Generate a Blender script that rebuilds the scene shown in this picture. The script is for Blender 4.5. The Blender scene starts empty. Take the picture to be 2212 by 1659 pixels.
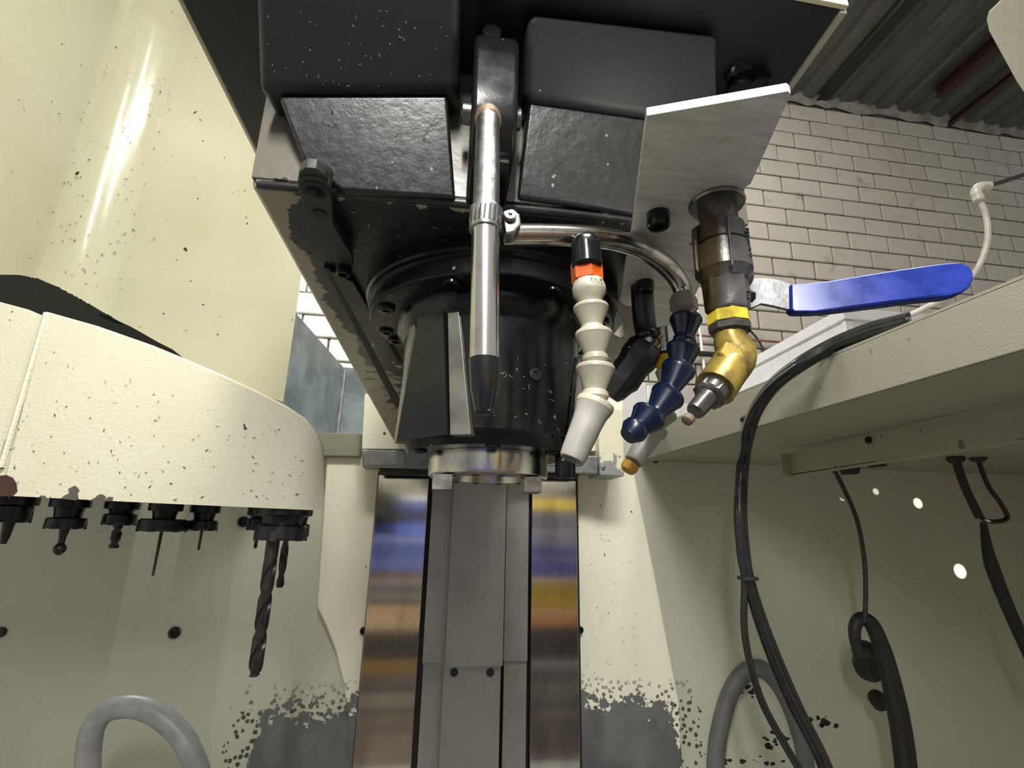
import bpy, bmesh, math, random
from mathutils import Vector as V, Matrix
random.seed(7)
C = bpy.context.scene
COL = C.collection
PI = math.pi
rad = math.radians

# ------------------------------------------------------------------ camera
F, YAW, PIT, ROL = 1111.0, rad(7.04), rad(15.93), rad(1.13)
CX, CY = 1106.0, 829.5
_cy, _sy, _cp, _sp, _cr, _sr = math.cos(YAW), math.sin(YAW), math.cos(PIT), math.sin(PIT), math.cos(ROL), math.sin(ROL)
FWD = V((_sy*_cp, _cy*_cp, _sp)); RT = V((_cy, -_sy, 0)); UP = RT.cross(FWD)
R2 = RT*_cr + UP*_sr; U2 = UP*_cr - RT*_sr
cam = bpy.data.cameras.new('camera'); co = bpy.data.objects.new('camera', cam); COL.objects.link(co)
m = Matrix((R2, U2, -FWD)).transposed().to_4x4(); co.matrix_world = m
cam.sensor_fit = 'HORIZONTAL'; cam.sensor_width = 36; cam.lens = 36*F/2212
cam.clip_start = 0.01; cam.clip_end = 100
C.camera = co

# ------------------------------------------------------------------ world, lamps, exposure
w = bpy.data.worlds.new('shop_light'); C.world = w; w.use_nodes = True
bgn = w.node_tree.nodes['Background']; bgn.inputs[0].default_value = (1.0, 0.985, 0.94, 1); bgn.inputs[1].default_value = 0.45
def area(name, loc, target, size, power, col=(1, 1, 1), size_y=None):
    l = bpy.data.lights.new(name, 'AREA'); l.energy = power; l.color = col; l.size = size
    if size_y: l.shape = 'RECTANGLE'; l.size_y = size_y
    o = bpy.data.objects.new(name, l); COL.objects.link(o); o.location = loc
    o.rotation_euler = (V(target)-V(loc)).to_track_quat('-Z', 'Y').to_euler(); return o
area('machine_lamp', (-0.05, -0.30, 0.46), (0.0, 1.0, 0.0), 0.05, 6.8, (1, 0.98, 0.93), 0.22)
area('strip_lamp', (0.62, 0.00, 1.35), (-0.6, 0.7, 1.2), 0.018, 11, (1, 0.99, 0.95), 0.6)
area('strip_lamp_two', (0.12, -0.10, 1.35), (-0.6, 0.7, 1.2), 0.014, 6, (1, 0.99, 0.95), 0.6)
area('ceiling_lamp', (1.6, 1.6, 3.6), (1.6, 3.4, 1.5), 1.2, 62, (1, 0.96, 0.90))
area('back_lamp', (-1.4, 2.6, 2.6), (-1.2, 3.8, 1.3), 1.0, 150, (1, 0.99, 0.97))
area('rack_fill_light', (0.1, -0.35, 1.5), (0.1, -1.3, -0.5), 0.8, 105, (1, 0.97, 0.92))  # unseen lamp added to light the rack for the steel reflections
C.view_settings.view_transform = 'Standard'; C.view_settings.look = 'None'
C.view_settings.gamma = 1; C.view_settings.use_curve_mapping = False
C.view_settings.exposure = 0.0

# ------------------------------------------------------------------ picture point -> world point on a plane
def ray(x, y): return FWD*F + R2*(x-CX) - U2*(y-CY)
def oY(x, y, Y): d = ray(x, y); return d*(Y/d.y)
def oZ(x, y, Z): d = ray(x, y); return d*(Z/d.z)
def oX(x, y, X): d = ray(x, y); return d*(X/d.x)
def proj(p):
    q = p.dot(FWD); return (CX+F*p.dot(R2)/q, CY-F*p.dot(U2)/q)

# ------------------------------------------------------------------ node helpers
class N:
    def __init__(s, name):
        s.m = bpy.data.materials.new(name); s.m.use_nodes = True; s.t = s.m.node_tree
        s.b = s.t.nodes['Principled BSDF']; s.co = s.n('ShaderNodeNewGeometry').outputs['Position']
    def n(s, t, **k):
        q = s.t.nodes.new(t)
        for a, v in k.items(): setattr(q, a, v)
        return q
    def l(s, a, b): s.t.links.new(a, b)
    def put(s, sock, v):
        if hasattr(v, 'is_linked') or isinstance(v, bpy.types.NodeSocket): s.l(v, sock)
        else: sock.default_value = v
    def math(s, op, a, b=0.0, c=None, clamp=False):
        q = s.n('ShaderNodeMath', operation=op, use_clamp=clamp); s.put(q.inputs[0], a); s.put(q.inputs[1], b)
        if c is not None: s.put(q.inputs[2], c)
        return q.outputs[0]
    def map(s, scale=(1, 1, 1), rot=(0, 0, 0), loc=(0, 0, 0), src=None):
        q = s.n('ShaderNodeMapping'); s.l(src or s.co, q.inputs[0]); q.inputs[1].default_value = loc
        q.inputs[2].default_value = rot; q.inputs[3].default_value = scale; return q.outputs[0]
    def noise(s, scale, detail=4, rough=.55, dist=0, vec=None):
        q = s.n('ShaderNodeTexNoise'); s.l(vec or s.co, q.inputs['Vector']); q.inputs['Scale'].default_value = scale
        q.inputs['Detail'].default_value = detail; q.inputs['Roughness'].default_value = rough
        q.inputs['Distortion'].default_value = dist; return q.outputs[0]
    def step(s, v, a, b):
        q = s.n('ShaderNodeMapRange', interpolation_type='SMOOTHSTEP'); s.put(q.inputs[0], v)
        q.inputs[1].default_value = a; q.inputs[2].default_value = b; return q.outputs[0]
    def mix(s, f, a, b):
        q = s.n('ShaderNodeMix', data_type='RGBA'); s.put(q.inputs[0], f)
        for k, v in ((6, a), (7, b)):
            if isinstance(v, tuple): v = (*v, 1) if len(v) == 3 else v
            s.put(q.inputs[k], v)
        return q.outputs[2]
    def xyz(s):
        q = s.n('ShaderNodeSeparateXYZ'); s.l(s.co, q.inputs[0]); return q.outputs
    def specks(s, scale, thr, keep, stretch=(1, 1, 1), rot=(0, 0, 0)):
        """small spots: one in each kept voronoi cell"""
        wv = s.n('ShaderNodeTexNoise'); s.l(s.co, wv.inputs[0]); wv.inputs['Scale'].default_value = scale*1.6; wv.inputs['Detail'].default_value = 2
        ad = s.n('ShaderNodeVectorMath', operation='MULTIPLY_ADD'); s.l(wv.outputs['Color'], ad.inputs[0])
        ad.inputs[1].default_value = (.55/scale,)*3; s.l(s.co, ad.inputs[2])
        v = s.map(stretch, rot, src=ad.outputs[0])
        q = s.n('ShaderNodeTexVoronoi'); s.l(v, q.inputs['Vector']); q.inputs['Scale'].default_value = scale
        se = s.n('ShaderNodeSeparateColor'); s.l(q.outputs['Color'], se.inputs[0])
        a = s.math('MULTIPLY', se.outputs[1], thr); b = s.math('LESS_THAN', q.outputs['Distance'], a)
        c = s.math('LESS_THAN', se.outputs[0], keep); return s.math('MULTIPLY', b, c)
    def done(s, col, rough, metal=0.0, bump=None, bs=.3, bd=.001, spec=.5, coat=0.0):
        b = s.b; s.put(b.inputs['Base Color'], (*col, 1) if isinstance(col, tuple) else col)
        s.put(b.inputs['Roughness'], rough); s.put(b.inputs['Metallic'], metal)
        b.inputs['Specular IOR Level'].default_value = spec
        s.put(b.inputs['Coat Weight'], coat); b.inputs['Coat Roughness'].default_value = .08
        if coat and bump is not None:
            q = s.n('ShaderNodeBump'); q.inputs['Strength'].default_value = .10; q.inputs['Distance'].default_value = bd
            s.l(bump, q.inputs['Height']); s.l(q.outputs[0], b.inputs['Coat Normal'])
        if bump is not None:
            q = s.n('ShaderNodeBump'); q.inputs['Strength'].default_value = bs; q.inputs['Distance'].default_value = bd
            s.l(bump, q.inputs['Height']); s.l(q.outputs[0], b.inputs['Normal'])
        return s.m

def simple(name, col, rough, metal=0.0, var=.25, scale=60, bump=.2, coat=0.0, spec=.5):
    s = N(name); nz = s.noise(scale, 5, .6); f = s.step(nz, .35, .68)
    dark = tuple(c*(1-var) for c in col)
    r = s.math('MULTIPLY_ADD', nz, .25, rough-.12)
    return s.done(s.mix(f, dark, col), r, metal, nz, bump, .0005, spec, coat)

CREAM = (.69, .675, .505)
def cream(name, base=CREAM, size=1.0, keep=.5, bump_scale=420, bump=.6, rough=.36, thr=.14, dirt=.12, sp=(.05, .045, .035)):
    s = N(name)
    d = s.step(s.noise(5/size, 5, .6), .45, .8)
    c = s.mix(s.math('MULTIPLY', d, dirt*3), base, tuple(a*b for a, b in zip(base, (.82, .78, .66))))
    a = s.specks(26/size, thr, keep, (1, 1, .55), (.4, .3, .5))
    b = s.specks(75/size, thr*1.2, keep*.55)
    k = s.math('MAXIMUM', a, b)
    c = s.mix(k, c, sp)
    h = s.noise(bump_scale, 3, .5)
    return s.done(c, rough, 0, h, bump, .0006, coat=.5 if rough < .2 else 0)

M = {}
M['cream'] = cream('cream enamel', (.60, .59, .42), rough=.16, keep=.4, thr=.11, bump=.22, bump_scale=500)
M['cream_text'] = cream('textured cream enamel', (.475, .463, .36), size=.75, bump_scale=330, bump=1.0, rough=.36, keep=.35, thr=.11)
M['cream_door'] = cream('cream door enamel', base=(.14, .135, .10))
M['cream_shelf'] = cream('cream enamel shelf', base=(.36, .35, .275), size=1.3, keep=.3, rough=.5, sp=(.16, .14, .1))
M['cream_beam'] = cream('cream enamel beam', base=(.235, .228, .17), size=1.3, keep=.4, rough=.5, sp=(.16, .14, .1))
M['cream_dark'] = cream('cream enamel oily', base=(.40, .38, .30), size=.4, keep=.5)
M['cream_col'] = None

# back wall in a shaded tone, column in a lit tone; worn to primer low down
def worn(name, base, zw, nx=0.0):
    s = N(name); o = s.xyz()
    d = s.step(s.noise(2.2, 5, .6), .35, .75)
    c = s.mix(s.math('MULTIPLY', d, .35), base, tuple(a*.8 for a in base))
    k = s.math('MAXIMUM', s.specks(30, .10, .3, (1, 1, .6), (0, .5, 0)), s.specks(80, .12, .3)); c = s.mix(k, c, (.09, .08, .065))
    # worn mask grows downward
    n1 = s.noise(9, 6, .62, .3); n2 = s.noise(55, 4, .6)
    h = s.math('MULTIPLY_ADD', o[2], -9.0, 9.0*zw)          # 0 at z=zw, rises below
    hh = s.math('ADD', h, s.math('MULTIPLY_ADD', n1, 1.6, -.8)); hh = s.math('ADD', hh, s.math('MULTIPLY_ADD', n2, 1.7, -.85))
    mk = s.step(hh, -.05, .02)
    ax = s.math('ABSOLUTE', s.math('ADD', o[0], -.09))
    lim = s.math('ADD', s.math('MULTIPLY_ADD', n1, .16, -.08), ax)
    inx = s.math('LESS_THAN', lim, .46); mk = s.math('MULTIPLY', mk, inx)
    band = s.step(s.math('MULTIPLY_ADD', o[2], -8.0, 8.0*(zw+.09)), 0, .75)
    sp = s.math('MULTIPLY', s.specks(95, .50, .9), s.math('MULTIPLY', band, s.math('LESS_THAN', lim, .52)))
    sp = s.math('MULTIPLY', sp, s.step(s.math('ADD', band, s.math('MULTIPLY', n1, .9)), .62, .8))
    c = s.mix(sp, c, (.07, .065, .055))
    c = s.mix(mk, c, s.mix(s.step(n1, .3, .7), (.085, .088, .09), (.17, .175, .18)))
    return s.done(c, s.math('MULTIPLY_ADD', n2, .25, .35), 0, s.noise(240, 3, .5), .3, .0006)
M['wall'] = worn('shaded wall enamel', (.54, .54, .445), -.385)
M['lit_column'] = worn('lit column enamel', (.88, .87, .70), -.372)

# head casting: cream under black oil
def oily(name, kind):
    s = N(name); o = s.xyz()
    n = s.noise(26, 7, .65, .4); n2 = s.noise(120, 5, .6)
    if kind == 'under':
        e = s.step(o[0], -.088, -.116)                          # left edge strip keeps its paint
        f = s.step(o[1], .43, .62)
        v = s.math('ADD', s.math('MULTIPLY', e, .52), s.math('MULTIPLY', f, .30))
        fr = s.step(o[1], .278, .262); v = s.math('ADD', v, s.math('MULTIPLY', fr, .22))
        v = s.math('ADD', v, s.math('MULTIPLY_ADD', n, 1.0, 0)); v = s.math('ADD', v, s.math('MULTIPLY', n2, .22))
        mk = s.step(v, .875, .90)
    elif kind == 'front':
        v = s.math('ADD', n, s.math('MULTIPLY', s.step(o[2], .181, .188), .45)); mk = s.step(v, .66, .69)
    else:
        mk = s.step(s.math('ADD', n, s.math('MULTIPLY', n2, .2)), .80, .83)
    st = s.specks(70, .3, .5, (.5, 1, 1), (0, 0, .3))
    mk = s.math('MULTIPLY', mk, s.math('SUBTRACT', 1.0, st))
    c = s.mix(mk, s.mix(s.step(n, .4, .7), (.010, .010, .012), (.030, .028, .026)), (.36, .34, .26) if kind != 'front' else (.15, .14, .115))
    r = s.math('MULTIPLY_ADD', n2, .3, .16)
    return s.done(c, r, 0, s.math('ADD', n2, s.math('MULTIPLY', mk, .3)), .35, .0008, .5)
M['under'] = oily('oily head underside', 'under'); M['front'] = oily('head front enamel', 'front')
s = N('satin black cover'); n = s.noise(300, 3, .5); k = s.specks(190, .12, .12)
M['satin'] = s.done(s.mix(k, (.022, .023, .024), (.28, .27, .25)), .42, 0, n, .2, .0004)
M['hoodblack'] = simple('hood black paint', (.014, .015, .019), .38, 0, .3, 30, .1)
s = N('glossy wet black'); n = s.noise(160, 5, .65); k = s.specks(130, .16, .25); kk = s.step(s.noise(30, 5, .6), .55, .75)
M['gloss'] = s.done(s.mix(k, s.mix(kk, (.008, .008, .009), (.026, .024, .023)), (.25, .24, .22)), s.math('MULTIPLY_ADD', n, .35, .16), 0, n, .5, .0006, .7)
s = N('black oxide steel'); n = s.noise(90, 5, .6); k = s.specks(110, .16, .3)
M['black'] = s.done(s.mix(k, (.007, .007, .008), (.2, .19, .17)), s.math('MULTIPLY_ADD', n, .3, .06), 0, n, .25, .0006, .38)
M['blackmatt'] = simple('matt black', (.012, .012, .013), .55)
M['dull'] = simple('dull charcoal cast', (.055, .052, .048), .5, .3)
M['pad'] = simple('pale grey edge', (.20, .195, .17), .3, .25, .4, 40)  # paler grey than the black cartridge
s = N('chromed tube'); n = s.noise(90, 4, .6, 0, s.map((1, 1, .06)))
M['chrome'] = s.done(s.mix(s.step(s.noise(35, 5, .6), .5, .75), (.62, .60, .57), (.36, .33, .29)), s.math('MULTIPLY_ADD', n, .22, .08), 1.0, n, .08, .0003)
s = N('dark chrome pipe'); n = s.noise(70, 5, .6)
M['chrome2'] = s.done(s.mix(s.step(n, .45, .7), (.50, .48, .45), (.20, .17, .13)), s.math('MULTIPLY_ADD', n, .25, .06), 1.0, n, .1, .0004)
s = N('galvanised tube'); n = s.noise(220, 4, .6)
M['galv'] = s.done(s.mix(s.step(n, .4, .65), (.60, .60, .58), (.38, .37, .35)), .3, 1.0, n, .35, .0006)
M['steel'] = simple('clamp steel', (.55, .54, .51), .28, 1.0, .35, 120, .2)
M['strap'] = simple('plated lever strap', (.13, .13, .135), .38, .5, .5, 200, .4)
M['nut'] = simple('beige grey plated nut', (.30, .285, .25), .35, .3, .3, 60)
s = N('brushed aluminium plate'); n = s.noise(260, 3, .5, 0, s.map((.12, 1, 1), (0, 0, -.24)))
st = s.step(s.noise(28, 5, .65), .56, .68); st2 = s.specks(110, .22, .2)
bn = s.step(n, .3, .72); mo = s.step(s.noise(55, 6, .7, 0, s.map((.35, 1.4, 1), (0, 0, -.24))), .42, .66)
c0 = s.mix(s.math('MULTIPLY_ADD', bn, .45, s.math('MULTIPLY', mo, .45)), (.74, .74, .72), (.48, .475, .45))
c = s.mix(s.math('MULTIPLY', st, .65), c0, (.33, .30, .18)); c = s.mix(st2, c, (.14, .12, .06))
M['alu'] = s.done(c, s.math('MULTIPLY_ADD', n, .3, .34), .3, n, .2, .0004)
s = N('brushed way cover steel'); n = s.noise(420, 4, .6, 0, s.map((1, 1, .012))); n2 = s.noise(14, 4, .6, 0, s.map((1, 1, .3)))
tg = s.n('ShaderNodeCombineXYZ'); tg.inputs[0].default_value = 1
M['way'] = s.done(s.mix(s.step(n2, .35, .7), (.52, .51, .50), (.36, .35, .34)), s.math('MULTIPLY_ADD', n, .10, .07), 1.0, n, .06, .0002)
s.b.inputs['Anisotropic'].default_value = .9; s.l(tg.outputs[0], s.b.inputs['Tangent'])
s = N('grey guard steel'); n = s.noise(300, 4, .6, 0, s.map((1, 1, .02))); n2 = s.noise(8, 4, .6)
M['way2'] = s.done(s.mix(s.step(n2, .35, .7), (.38, .37, .362), (.29, .285, .275)), s.math('MULTIPLY_ADD', n, .14, .34), .5, n, .06, .0002)
M['nose'] = simple('ground spindle steel', (.56, .54, .50), .2, 1.0, .3, 60, .05)
s = N('slate galvanised sheet'); n = s.noise(9, 6, .65, .3)
M['slate'] = s.done(s.mix(s.step(n, .35, .7), (.17, .215, .225), (.34, .40, .405)), .42, .3, n, .2, .001)
M['guard'] = simple('machined grey bar', (.30, .30, .30), .35, .7, .3, 40)
s = N('worn painted bracket'); n = s.noise(28, 6, .65); o = s.xyz()
M['brk'] = s.done(s.mix(s.step(s.math('ADD', n, s.math('MULTIPLY_ADD', o[2], -4, .64)), .5, .54), (.74, .72, .54), (.27, .27, .27)), .4, 0, n, .3, .0008)
M['blue'] = simple('blue dipped vinyl', (.007, .022, .20), .22, 0, .35, 70, .12, .0, .25)
M['navy'] = simple('navy hose plastic', (.003, .010, .042), .3, 0, .3, 60, .1, .2)
M['ivory'] = simple('ivory hose plastic', (.40, .385, .295), .38, 0, .22, 40, .1)
M['greyp'] = simple('grey nozzle plastic', (.30, .29, .265), .42, 0, .2, 50, .15)
M['orange'] = simple('orange plastic', (.62, .10, .012), .35, 0, .2)
M['yellow'] = simple('yellow plastic', (.72, .50, .02), .35, 0, .25)
M['yellowp'] = simple('yellow paint on fitting', (.75, .60, .06), .3, .1, .55, 90, .4)
M['ochre'] = simple('amber nozzle tip', (.55, .30, .03), .4)
s = N('weathered brass'); n = s.noise(55, 6, .65)
M['brass'] = s.done(s.mix(s.step(n, .42, .66), (.40, .29, .06), (.13, .085, .03)), s.math('MULTIPLY_ADD', n, .35, .2), .55, n, .5, .0012)
s = N('valve body cast steel'); n = s.noise(70, 6, .65); o = s.xyz()
ol = s.step(s.math('ADD', o[0], s.math('MULTIPLY_ADD', n, .006, -.003)), .1240, .1215)
M['valve'] = s.done(s.mix(ol, s.mix(s.step(n, .4, .7), (.115, .11, .11), (.06, .058, .056)), (.055, .040, .018)), s.math('MULTIPLY_ADD', n, .3, .16), .35, n, .5, .001)
M['hexs'] = simple('dull hex steel', (.26, .25, .23), .3, .9, .4, 80, .3)
M['bronze'] = simple('bronze bush', (.30, .22, .15), .4, .7, .3)
M['rubber'] = simple('black cable sheath', (.014, .014, .015), .24, 0, .3, 80, .15)
M['cord'] = simple('dark cord', (.014, .014, .013), .5)
M['tube_clear'] = simple('milky air tube', (.38, .36, .32), .35)
M['holder'] = simple('black tool holder steel', (.010, .010, .014), .32, .2, .3, 60)
M['drill'] = simple('dark cutter steel', (.055, .050, .050), .35, .7, .4, 70, .2)
M['hosegrey'] = simple('pale grey hose', (.36, .37, .38), .4, 0, .25, 30, .2)
M['ringgrey'] = simple('grey rubber seal', (.15, .152, .15), .5, 0, .25, 30, .2)
M['interior'] = simple('dark interior', (.05, .047, .035), .6)
s = N('painted block'); n = s.noise(7, 5, .6); n2 = s.noise(90, 4, .7)
k = s.math('MULTIPLY', s.step(s.noise(4.3, 6, .7), .58, .70), .5)
oi = s.n('ShaderNodeObjectInfo').outputs['Random']
M['block'] = s.done(s.mix(k, s.mix(s.math('MULTIPLY_ADD', oi, .6, s.math('MULTIPLY', s.step(n, .3, .7), .4)), (.44, .405, .35), (.53, .495, .435)), (.20, .175, .13)), .8, 0, n2, .4, .004)
M['mortar'] = simple('recessed mortar', (.17, .15, .125), .9, 0, .4, 20)
s = N('corrugated roof sheet'); n = s.noise(3, 6, .7, 0, s.map((3, .35, 1)))
M['roof'] = s.done(s.mix(s.step(n, .35, .7), (.058, .056, .048), (.10, .096, .084)), .6, .2, n, .2, .01)
M['redsteel'] = simple('dark red joist', (.03, .007, .006), .6)
M['blacksteel'] = simple('black joist', (.012, .011, .009), .6)
M['white'] = simple('white sheet', (.78, .77, .76), .45, 0, .08, 12, .05)
M['rust'] = simple('rusty pipe', (.28, .10, .05), .7)
M['swarf'] = simple('metal chips', (.42, .41, .36), .3, .6, .4)
M['swarfdark'] = simple('dark chips', (.07, .06, .05), .4, .5, .4)

# ------------------------------------------------------------------ mesh helpers
def lk(name, bm, mat, parent=None, ang=38, smooth=True):
    bmesh.ops.recalc_face_normals(bm, faces=bm.faces)
    me = bpy.data.meshes.new(name); bm.to_mesh(me); bm.free()
    if parent is not None and parent.get('_off') is not None:
        me.transform(Matrix.Translation(-V(parent['_off'])))
    if smooth:
        me.polygons.foreach_set('use_smooth', [True]*len(me.polygons)); me.set_sharp_from_angle(angle=rad(ang))
    for mm in (mat if isinstance(mat, list) else [mat]): me.materials.append(mm)
    o = bpy.data.objects.new(name, me); COL.objects.link(o)
    if parent is not None: o.parent = parent; o['_off'] = parent['_off']
    if smooth:
        wn_ = o.modifiers.new('weighted_normals', 'WEIGHTED_NORMAL'); wn_.keep_sharp = True; wn_.weight = 100; wn_.mode = 'FACE_AREA'
    return o
def thing(name, label, cat, loc=(0, 0, 0), group=None):
    o = bpy.data.objects.new(name, None); COL.objects.link(o); o.location = loc; o['_off'] = list(loc)
    o.empty_display_size = .01
    return tag(o, label, cat, group)
def tag(o, label, cat, group=None):
    o['label'] = label; o['category'] = cat
    if group: o['group'] = group
    return o
def struct(o): o['kind'] = 'structure'; return o
def bev(bm, w, seg=2, ang=25):
    if w <= 0: return bm
    es = [e for e in bm.edges if len(e.link_faces) == 2 and e.calc_face_angle(0) > rad(ang)]
    bmesh.ops.bevel(bm, geom=es, offset=w, segments=seg, profile=.5, affect='EDGES', clamp_overlap=True); return bm
def prism(pts, vec, b=0, seg=2, pick=None):
    bm = bmesh.new(); vec = V(vec); a = [bm.verts.new(V(p)) for p in pts]; c = [bm.verts.new(V(p)+vec) for p in pts]
    n = len(pts); bm.faces.new(a); bm.faces.new(c[::-1])
    for i in range(n): bm.faces.new((a[i], a[(i+1) % n], c[(i+1) % n], c[i]))
    bmesh.ops.recalc_face_normals(bm, faces=bm.faces)
    if pick:
        es = [e for e in bm.edges if pick((e.verts[0].co+e.verts[1].co)*.5)]
        bmesh.ops.bevel(bm, geom=es, offset=b, segments=seg, profile=.5, affect='EDGES', clamp_overlap=True); return bm
    return bev(bm, b, seg)
def box(x0, x1, y0, y1, z0, z1, b=0, seg=2):
    return prism([(x0, y0, z0), (x1, y0, z0), (x1, y1, z0), (x0, y1, z0)], (0, 0, z1-z0), b, seg)
def frame(ax):
    ax = V(ax).normalized(); u = ax.orthogonal().normalized()
    if abs(ax.z) > .9: u = (V((1, 0, 0))-ax*ax.x).normalized()
    return ax, u, ax.cross(u)
def lathe(p0, ax, prof, seg=32, phase=0, cap=True, bm=None):
    bm = bm or bmesh.new(); ax, u, v = frame(ax); p0 = V(p0); rings = []
    for t, r in prof:
        rings.append([bm.verts.new(p0+ax*t+(u*math.cos(phase+2*PI*k/seg)+v*math.sin(phase+2*PI*k/seg))*max(r, 1e-5)) for k in range(seg)])
    for a, b in zip(rings, rings[1:]):
        for k in range(seg): bm.faces.new((a[k], a[(k+1) % seg], b[(k+1) % seg], b[k]))
    if cap: bm.faces.new(rings[0][::-1]); bm.faces.new(rings[-1])
    return bm
def cyl(a, b, r, seg=24, r2=None, phase=0, bm=None):
    a, b = V(a), V(b); L = (b-a).length; r2 = r if r2 is None else r2; e = min(r, r2)*.12
    return lathe(a, b-a, [(0, r-e), (e, r), (L-e, r2), (L, r2-e)], seg, phase, bm=bm)
def spline(pts, n=8):
    pts = [V(p) for p in pts]; P = [pts[0]*2-pts[1]]+pts+[pts[-1]*2-pts[-2]]; out = []
    for i in range(1, len(P)-2):
        for k in range(n):
            t = k/n; a, b, c, d = P[i-1:i+3]
            out.append(.5*((2*b)+(c-a)*t+(2*a-5*b+4*c-d)*t*t+(3*b-a-3*c+d)*t**3))
    return out+[pts[-1]]
def tube(pts, r, seg=14, n=8, bm=None, sm=True):
    P = spline(pts, n) if sm else [V(p) for p in pts]; bm = bm or bmesh.new()
    R = r if isinstance(r, (list, tuple)) else [r]*2
    T0 = (P[1]-P[0]).normalized(); _, u, _ = frame(T0); rings = []
    for i, p in enumerate(P):
        T = (P[min(i+1, len(P)-1)]-P[max(i-1, 0)]).normalized(); u = (u-T*u.dot(T)).normalized(); v = T.cross(u)
        f = i/(len(P)-1)*(len(R)-1); j = min(int(f), len(R)-2); rr = R[j]+(R[j+1]-R[j])*(f-j)
        rings.append([bm.verts.new(p+(u*math.cos(2*PI*k/seg)+v*math.sin(2*PI*k/seg))*rr) for k in range(seg)])
    for a, b in zip(rings, rings[1:]):
        for k in range(seg): bm.faces.new((a[k], a[(k+1) % seg], b[(k+1) % seg], b[k]))
    bm.faces.new(rings[0][::-1]); bm.faces.new(rings[-1]); return bm
def screw(p, ax, r, h, mat, parent, name='screw', hexr=.5):
    """socket head cap screw, head towards ax, with a recessed hexagonal socket"""
    p = V(p); ax = V(ax).normalized()
    bm = lathe(p, ax, [(0, r), (h*.85, r), (h, r*.88), (h, r*hexr), (h*.45, r*hexr), (h*.45, .0001)], 24)
    return lk(name, bm, mat, parent)
def chips(name, pts_fn, n, size, mat, parent, curl=.5):
    bm = bmesh.new()
    for _ in range(n):
        p, nr = pts_fn(); nr = V(nr).normalized(); a = V((random.gauss(0, 1), random.gauss(0, 1), random.gauss(0, 1)))
        t = (a-nr*a.dot(nr)).normalized(); s_ = t.cross(nr); L = size*random.uniform(.3, 1.6); wd = size*random.uniform(.07, .2)
        cu = random.uniform(-curl, curl)*L*.5; v0 = p-t*L*.5+nr*.0002; v1 = p+s_*cu+nr*size*.16; v2 = p+t*L*.5+nr*.0003
        q = [bm.verts.new(x) for x in (v0-s_*wd*.4, v1-s_*wd, v2-s_*wd*.3, v2+s_*wd*.3, v1+s_*wd, v0+s_*wd*.4)]
        bm.faces.new((q[0], q[1], q[4], q[5])); bm.faces.new((q[1], q[2], q[3], q[4]))
    o = lk(name, bm, mat, parent, smooth=False); o['kind'] = 'stuff'; return o

# ================================================================== SHOP BUILDING
PHI = rad(1.47); DW = 3.69
WD = V((math.cos(PHI), math.sin(PHI), 0)); WN = V((-math.sin(PHI), math.cos(PHI), 0))
def oW(x, y, D=DW): d = ray(x, y); return d*(D/d.dot(WN))
BL, BH = .4065, .1747
def WP(s_, z, d=0): return WD*s_ + WN*(DW+d) + V((0, 0, z))
wall = struct(lk('wall_back', prism([WP(-6, -1.3, .012), WP(9, -1.3, .012), WP(9, 5.2, .012), WP(-6, 5.2, .012)], WN*.15), M['mortar'], smooth=False)); wall['_off'] = [0, 0, 0]
ref = oW(1651, 447); rs, rz = ref.dot(WD), ref.z
bmx = bmesh.new(); bmesh.ops.create_cube(bmx, size=1)
for v_ in bmx.verts: v_.co = V((v_.co.x*(BL-.016), v_.co.y*.03, v_.co.z*(BH-.014)))
bev(bmx, .006, 1); mb = bpy.data.meshes.new('brick'); bmx.to_mesh(mb); bmx.free(); mb.materials.append(M['block'])
CEIL = 4.19
far = bmesh.new()
for row in range(-25, 26):
    z = rz + (row+.5)*BH
    if z > CEIL-.05 or z < -1.2: continue
    for k in range(-22, 26):
        s_ = rs + (k+.5+(.5 if row % 2 else 0))*BL; p = WP(s_, z)
        x, y = proj(p) if p.dot(FWD) > .1 else (9e9, 0)
        jit = random.uniform(-.004, .004); rot = PHI+random.uniform(-.004, .004)
        vis = (1480 < x < 2260 and 150 < y < 760 and y < 880-(x-1560)*.33 and x > 1590-(y-430)*.55) or (1480 < x < 1640 and 600 < y < 860) or (620 < x < 800 and 600 < y < 900)
        if vis:
            o = bpy.data.objects.new('brick', mb); COL.objects.link(o); o.parent = wall
            o.location = p + WN*jit; o.rotation_euler = (random.uniform(-.004, .004), 0, rot)
        elif (-200 < x < 2400 and -200 < y < 1100):
            r_ = bmesh.ops.create_cube(far, size=1)['verts']
            for v_ in r_: v_.co = p + WD*(v_.co.x*(BL-.016)) + WN*(v_.co.y*.03) + V((0, 0, v_.co.z*(BH-.014)))
o = lk('brickwork', far, M['block'], wall, smooth=False); o['kind'] = 'stuff'
# ragged mortar fillet under the roof
bm = bmesh.new(); top = []; bot = []
for i in range(120):
    s_ = -4+12.5*i/119; top.append(bm.verts.new(WP(s_, CEIL+.03, -.05-random.uniform(0, .05)))); bot.append(bm.verts.new(WP(s_, CEIL-.035-random.uniform(0, .05), -.018)))
for i in range(119): bm.faces.new((top[i], top[i+1], bot[i+1], bot[i]))
lk('mortar_fillet', bm, simple('smeared mortar', (.26, .235, .20), .9, 0, .45, 9), wall)
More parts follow.
